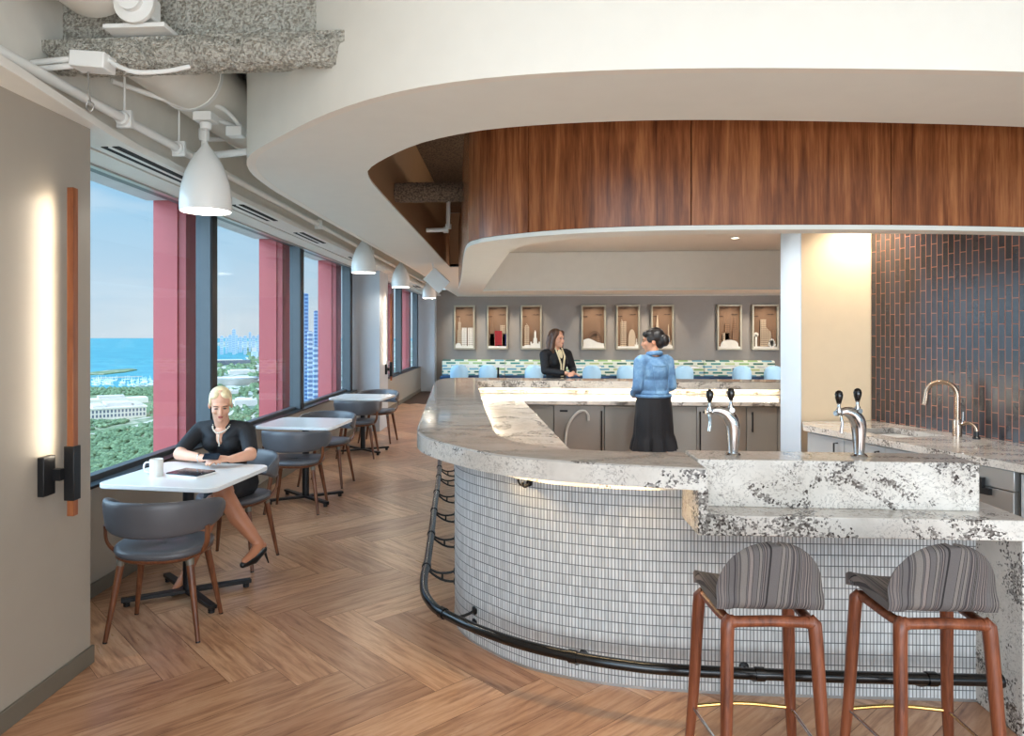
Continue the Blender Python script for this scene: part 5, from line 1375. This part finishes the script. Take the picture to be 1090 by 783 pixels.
# museum with columns
def local_box(root,x0,x1,y0,y1,z0,z1,mat,name,**k): return B(x0,x1,y0,y1,z0,z1).build(name,mat,root,smooth=None,**k)
mp_=Vector((*outside(128,445.5),0)); ang=math.atan2(mp_.y,mp_.x)-PI/2+.16
mu=empty('museum_building',(mp_.x,mp_.y,GZ),ang,'long pale stone museum with rows of windows below the first window','building')
local_box(mu,-96,84,0,150,0,40,'museum_stone','main_block'); local_box(mu,-100,88,-3,150,36,41,'museum_stone','cornice')
local_box(mu,-40,40,20,120,41,54,'museum_roof','roof_hall'); local_box(mu,-84,-48,10,130,41,48,'museum_roof','roof_wing'); local_box(mu,48,74,10,130,41,48,'museum_roof','roof_wing')
for k in range(15):
    for r_ in range(2): local_box(mu,-88+k*11.6,-82+k*11.6,-.8,.4,8+r_*15,18+r_*15,'dark_window','window')
bp=Vector((*outside(122,430),0)); a2=math.atan2(bp.y,bp.x)-PI/2
ac_=empty('hall_building',(bp.x,bp.y,GZ),a2+.1,'low white hall behind the museum by the harbor','building')
local_box(ac_,-150,130,0,90,0,22,'museum_stone','main_block'); local_box(ac_,-60,40,10,70,22,34,'museum_roof','roof')
bp=Vector((*outside(232,409),0)); a2=math.atan2(bp.y,bp.x)-PI/2
sd_=empty('stadium',(*outside(243,409),GZ),a2,'grey oval stadium by the lake seen through the second window','stadium')
rs=[]
for r_,z_ in ((120,0),(135,30),(140,38),(118,40),(95,20),(70,6)): rs.append([(r_*1.25*math.cos(2*PI*k/40),r_*.8*math.sin(2*PI*k/40),z_) for k in range(40)])
MB().rings(rs).build('bowl','museum_roof',sd_)
MB().tube([(150*1.1*math.cos(2*PI*k/40),118*.85*math.sin(2*PI*k/40),34) for k in range(40)],7,8,closed=True).build('rim','dark_window',sd_)
for i,(px,py,w_,d_,h_,l) in enumerate(((247,388,330,120,40,'long low grey convention hall by the shore'),(258,398,180,90,26,'low white building right of the stadium'),(240,421,120,70,22,'pale low building in the park below the stadium'),(262,432,90,60,24,'pale low building beside the white roads'))):
    p=outside(px,py); a2=math.atan2(p[1],p[0])-PI/2; e=empty('low_building',(p[0],p[1],GZ),a2+.15,l,'building'); local_box(e,-w_/2,w_/2,0,d_,0,h_,'museum_roof' if i else 'dark_window','main_block'); local_box(e,-w_*.4,w_*.3,d_*.2,d_*.8,h_,h_+6,'museum_stone','roof')
# boats in the harbor
def boat():
    e=empty('sailboat'); MB().rings([[(-2.2,-9,0),(2.2,-9,0),(2.2,-9,3),(-2.2,-9,3)],[(-3,0,-.5),(3,0,-.5),(3,0,3),(-3,0,3)],[(-.3,10,1),(.3,10,1),(.3,10,3.4),(-.3,10,3.4)]]).build('hull','boat_white',e,smooth=None)
    MB().tube([(0,0,3),(0,0,20)],.7,6).build('mast','boat_white',e); return e
bo=boat()
for i in range(110):
    e=bo if i==0 else copy_tree(bo)
    px=rt.uniform(98,170); py=rt.uniform(403.0,410.5); p=outside(px,py); e.location=(p[0],p[1],GZ-2); e.rotation_euler=(0,0,rt.uniform(0,6)); e.scale=(1.25,)*3
    tag(e,'small white sailboat moored in the harbor below the first window','boat','boats in the harbor')
# distant skyline beyond the bay and two near towers
sk=[(236,3),(241,2),(245,4),(249,10),(252,4),(256,2),(261,3),(266,7),(270,3),(275,4),(279,3),(283,4)]
for i,(px,h_) in enumerate(sk):
    D=9500+ (i%3)*500; cx=(px-489)/760.; r=(cx*math.cos(bF)-math.sin(bF), cx*math.sin(bF)+math.cos(bF)); x,y=r[0]*D,r[1]*D
    top=1.6-( (361-h_) -353)/760*D; a2=math.atan2(y,x)-PI/2
    e=empty('distant_tower',(x,y,GZ),a2); hh=max(40,top-GZ); w_=(22,16,26)[i%3]
    B(-w_,w_,-w_,w_,0,hh).build('tower_block','skyline',e,smooth=None); B(-w_*.5,w_*.5,-w_*.5,w_*.5,hh,hh+12).build('penthouse','skyline',e,smooth=None)
    tag(e,'hazy blue tower on the far skyline beyond the bay','building','hazy skyline towers')
def tower(name,px0,px1,ytop,D,mat,label,steps=()):
    cx=((px0+px1)/2-489)/760.; r=(cx*math.cos(bF)-math.sin(bF), cx*math.sin(bF)+math.cos(bF)); x,y=r[0]*D,r[1]*D
    w_=(px1-px0)/760*D/2*.8; top=1.6-(ytop-353)/760*D
    e=empty(name,(x,y,GZ),math.atan2(y,x)-PI/2+.25,label,'skyscraper'); B(-w_,w_,-w_,w_,0,top-GZ).build('shaft',mat,e,smooth=None)
    B(-w_*.7,w_*.7,-w_*.7,w_*.7,top-GZ,top-GZ+w_*.3).build('crown',mat,e,smooth=None)
    for (f,dz) in steps: B(w_*.2,w_*(1+f),-w_*1.1,w_*.6,0,top-GZ-dz).build('setback',mat,e,smooth=None)
tower('skyscraper',322,328.5,313,700,'tower_blue','tall blue glass skyscraper at the left of the third window')
tower('skyscraper',327,333.5,353,620,'tower_grey','stepped blue grey skyscraper in the middle of the third window',)
tower('skyscraper',334,338.5,331,760,'tower_blue','blue skyscraper behind, just left of the third red panel')
tower('skyscraper',333,339.5,368,560,'tower_grey','lower grey tower in front, against the third red panel')
for i in range(46):
    px=rt.uniform(234,345); py=rt.uniform(364,384); p=outside(px,py); 
    if px<264 and py>368: continue
    e=empty('city_block',(p[0],p[1],GZ),rt.uniform(-.2,.2)); w_=rt.uniform(25,60); h_=rt.uniform(20,90)
    B(-w_,w_,-w_*.6,w_*.6,0,h_).build('block_body','skyline' if i%2 else 'museum_roof',e,smooth=None); B(-w_*.4,w_*.4,-w_*.3,w_*.3,h_,h_+6).build('roof_plant','museum_roof',e,smooth=None)
    tag(e,'small distant city building on the shore beyond the park','building','distant city buildings')

# ================================================================ CAMERA, LIGHT
F=760.0; W_,H_=1090.0,783.0
cam=bpy.data.cameras.new('camera'); co=bpy.data.objects.new('camera',cam); COL.objects.link(co)
cam.sensor_fit='HORIZONTAL'; cam.sensor_width=36; cam.lens=36*F/W_
cam.shift_x=(545-489)/W_; cam.shift_y=-(391.5-353)/W_
co.location=(0,0,1.6); co.rotation_euler=(PI/2,0,math.atan(60/F)); cam.clip_start=.05; cam.clip_end=90000
SC.camera=co

def area(name,loc,size,power,rot=(0,0,0),color=(1,1,1),sy=None,spread=PI):
    l=bpy.data.lights.new(name,'AREA'); l.shape='RECTANGLE'; l.size=size; l.size_y=sy or size; l.energy=power; l.color=color; l.spread=spread
    o=bpy.data.objects.new(name,l); COL.objects.link(o); o.location=loc; o.rotation_euler=rot; return o
def spot(name,loc,target,power,angle=60,blend=.6,color=(1,.86,.68),r=.03):
    l=bpy.data.lights.new(name,'SPOT'); l.energy=power; l.spot_size=math.radians(angle); l.spot_blend=blend; l.color=color; l.shadow_soft_size=r
    o=bpy.data.objects.new(name,l); COL.objects.link(o); o.location=loc
    d=Vector(target)-Vector(loc); o.rotation_euler=d.to_track_quat('-Z','Y').to_euler(); return o
def point(name,loc,power,color=(1,.9,.75),r=.04):
    l=bpy.data.lights.new(name,'POINT'); l.energy=power; l.color=color; l.shadow_soft_size=r
    o=bpy.data.objects.new(name,l); COL.objects.link(o); o.location=loc; return o
WARM=(1,.87,.70); NEUT=(1,.97,.93); DAY=(.80,.90,1.0); COOL=(.98,.985,1.0)
area('behind_camera_fill',(1.8,-2.4,.95),6,190,(PI/2+.55,0,0),COOL,1.7)  # added fill behind the camera, lifts the ceiling and bar front
area('overhead_fill',(1.2,-.4,3.35),4.5,75,(0,0,0),COOL,2.6)  # added unseen fill over the camera for floor and stools
area('side_fill',(7.6,1.2,1.2),4,120,(0,PI/2+.3,0),COOL,2.0)  # made-up fill from the right, stands for no fitting
area('far_side_fill',(8.2,14,1.6),6,420,(0,PI/2,0),(.95,.97,1),2.0)  # added fill at the right wall, which has no window
for i,x in enumerate((-1.4,-.5,.42,2.08,3.0,3.9,5.64,6.56)):
    spot('art_washer',(x,18.75,2.56),(x,19.5,1.4),50,75,.8,WARM)
for i,(x,y) in enumerate(((0,13),(3,13),(6,13),(0,16.6),(3,16.6),(6,16.6))):
    spot('ceiling_downlight',(x,y,2.56),(x,y,0),330,150,1,NEUT,.06)
for x,y in ((2.47,8.28),(.6,7.4),(1.6,5.9),(1.0,5.4)):
    spot('canopy_downlight',(x,y,2.64),(x,y,0),25 if x>2 else 120,150,1,NEUT,.05)
spot('counter_downlight',(2.72,5.62,2.62),(2.68,5.66,.9),60,125,.8,WARM)
for k in range(2,5): spot('tile_washer',(2.70+ux*k*.55,5.65+uy*k*.55,2.62),(2.85+ux*k*.55,5.75+uy*k*.55,1.2),14,110,.8,WARM)
for y in (4.03,8.36,11.1,14.82): point('pendant_light',(-1.80,y,2.36),14,(1,.93,.82),.05)
spot('beam_fill',(-.9,-1.8,.6),(-1.6,3.1,2.9),85,44,1,(1,.98,.94),.3)  # added spot from behind the camera, brightens the fireproofed beam
point('plenum_fill',(.6,6.8,3.15),20,WARM,.1)  # added hidden lamp to lift the ceiling opening
for y,wx in ((3.03,-2.05),(11.86,-2.17)):
    o=area('sconce_light',(wx+.060,y-.024,1.62),.03,2.6,(0,0,0),(1,.86,.66),1.0); o.data.size=1.15; o.data.size_y=.02; o.rotation_euler=Matrix(((0,.62,.785),(0,-.785,.62),(1,0,0))).to_euler()

area('bar_led_far',(1.25,8.13,.948),3.2,7,(-.35,0,0),(1,.93,.76),.015)
area('bar_led_side',(-.26,5.9,.948),.015,9,(0,0,0),(1,.93,.76),3.4); bpy.data.objects['bar_led_side'].rotation_euler=(0,-.35,.075)
sun=bpy.data.lights.new('sun','SUN'); sun.energy=1.9; sun.angle=math.radians(1); sun.color=(1,.95,.86)
so=bpy.data.objects.new('sun',sun); COL.objects.link(so)
d=Vector((-.55,.35,-.76)); so.rotation_euler=d.to_track_quat('-Z','Y').to_euler()

w=bpy.data.worlds.new('sky'); SC.world=w; w.use_nodes=True; t=w.node_tree; n=t.nodes; l=t.links
bg=n['Background']; tc=n.new('ShaderNodeTexCoord'); sx=n.new('ShaderNodeSeparateXYZ'); l.new(tc.outputs['Generated'],sx.inputs[0])
cr=n.new('ShaderNodeValToRGB'); l.new(sx.outputs[2],cr.inputs[0]); e=cr.color_ramp.elements
e[0].position=0; e[0].color=rgb(206,222,232); e[1].position=.45; e[1].color=rgb(92,164,214)
for p,c in ((.05,rgb(196,220,236)),(.15,rgb(170,210,236)),(.28,rgb(128,190,230))):
    k=cr.color_ramp.elements.new(p); k.color=c
mp=n.new('ShaderNodeMapping'); l.new(tc.outputs['Generated'],mp.inputs[0]); mp.inputs['Scale'].default_value=(2.2,2.2,9)
nz=n.new('ShaderNodeTexNoise'); l.new(mp.outputs[0],nz.inputs[0]); nz.inputs['Scale'].default_value=1.6; nz.inputs['Detail'].default_value=6
cm=n.new('ShaderNodeValToRGB'); l.new(nz.outputs[0],cm.inputs[0]); cm.color_ramp.elements[0].position=.48; cm.color_ramp.elements[1].position=.72
cm.color_ramp.elements[1].color=(.55,.55,.55,1)
mx=n.new('ShaderNodeMix'); mx.data_type='RGBA'; l.new(cm.outputs[0],mx.inputs[0]); l.new(cr.outputs[0],mx.inputs[6]); mx.inputs[7].default_value=rgb(238,242,244)
l.new(mx.outputs[2],bg.inputs[0]); bg.inputs[1].default_value=1.02

SC.view_settings.view_transform='Standard'; SC.view_settings.look='None'; SC.view_settings.exposure=.13; SC.view_settings.gamma=1
SC.view_settings.use_curve_mapping=False
# added blue glow in unseen sky, lights the columns and chairs through the windows
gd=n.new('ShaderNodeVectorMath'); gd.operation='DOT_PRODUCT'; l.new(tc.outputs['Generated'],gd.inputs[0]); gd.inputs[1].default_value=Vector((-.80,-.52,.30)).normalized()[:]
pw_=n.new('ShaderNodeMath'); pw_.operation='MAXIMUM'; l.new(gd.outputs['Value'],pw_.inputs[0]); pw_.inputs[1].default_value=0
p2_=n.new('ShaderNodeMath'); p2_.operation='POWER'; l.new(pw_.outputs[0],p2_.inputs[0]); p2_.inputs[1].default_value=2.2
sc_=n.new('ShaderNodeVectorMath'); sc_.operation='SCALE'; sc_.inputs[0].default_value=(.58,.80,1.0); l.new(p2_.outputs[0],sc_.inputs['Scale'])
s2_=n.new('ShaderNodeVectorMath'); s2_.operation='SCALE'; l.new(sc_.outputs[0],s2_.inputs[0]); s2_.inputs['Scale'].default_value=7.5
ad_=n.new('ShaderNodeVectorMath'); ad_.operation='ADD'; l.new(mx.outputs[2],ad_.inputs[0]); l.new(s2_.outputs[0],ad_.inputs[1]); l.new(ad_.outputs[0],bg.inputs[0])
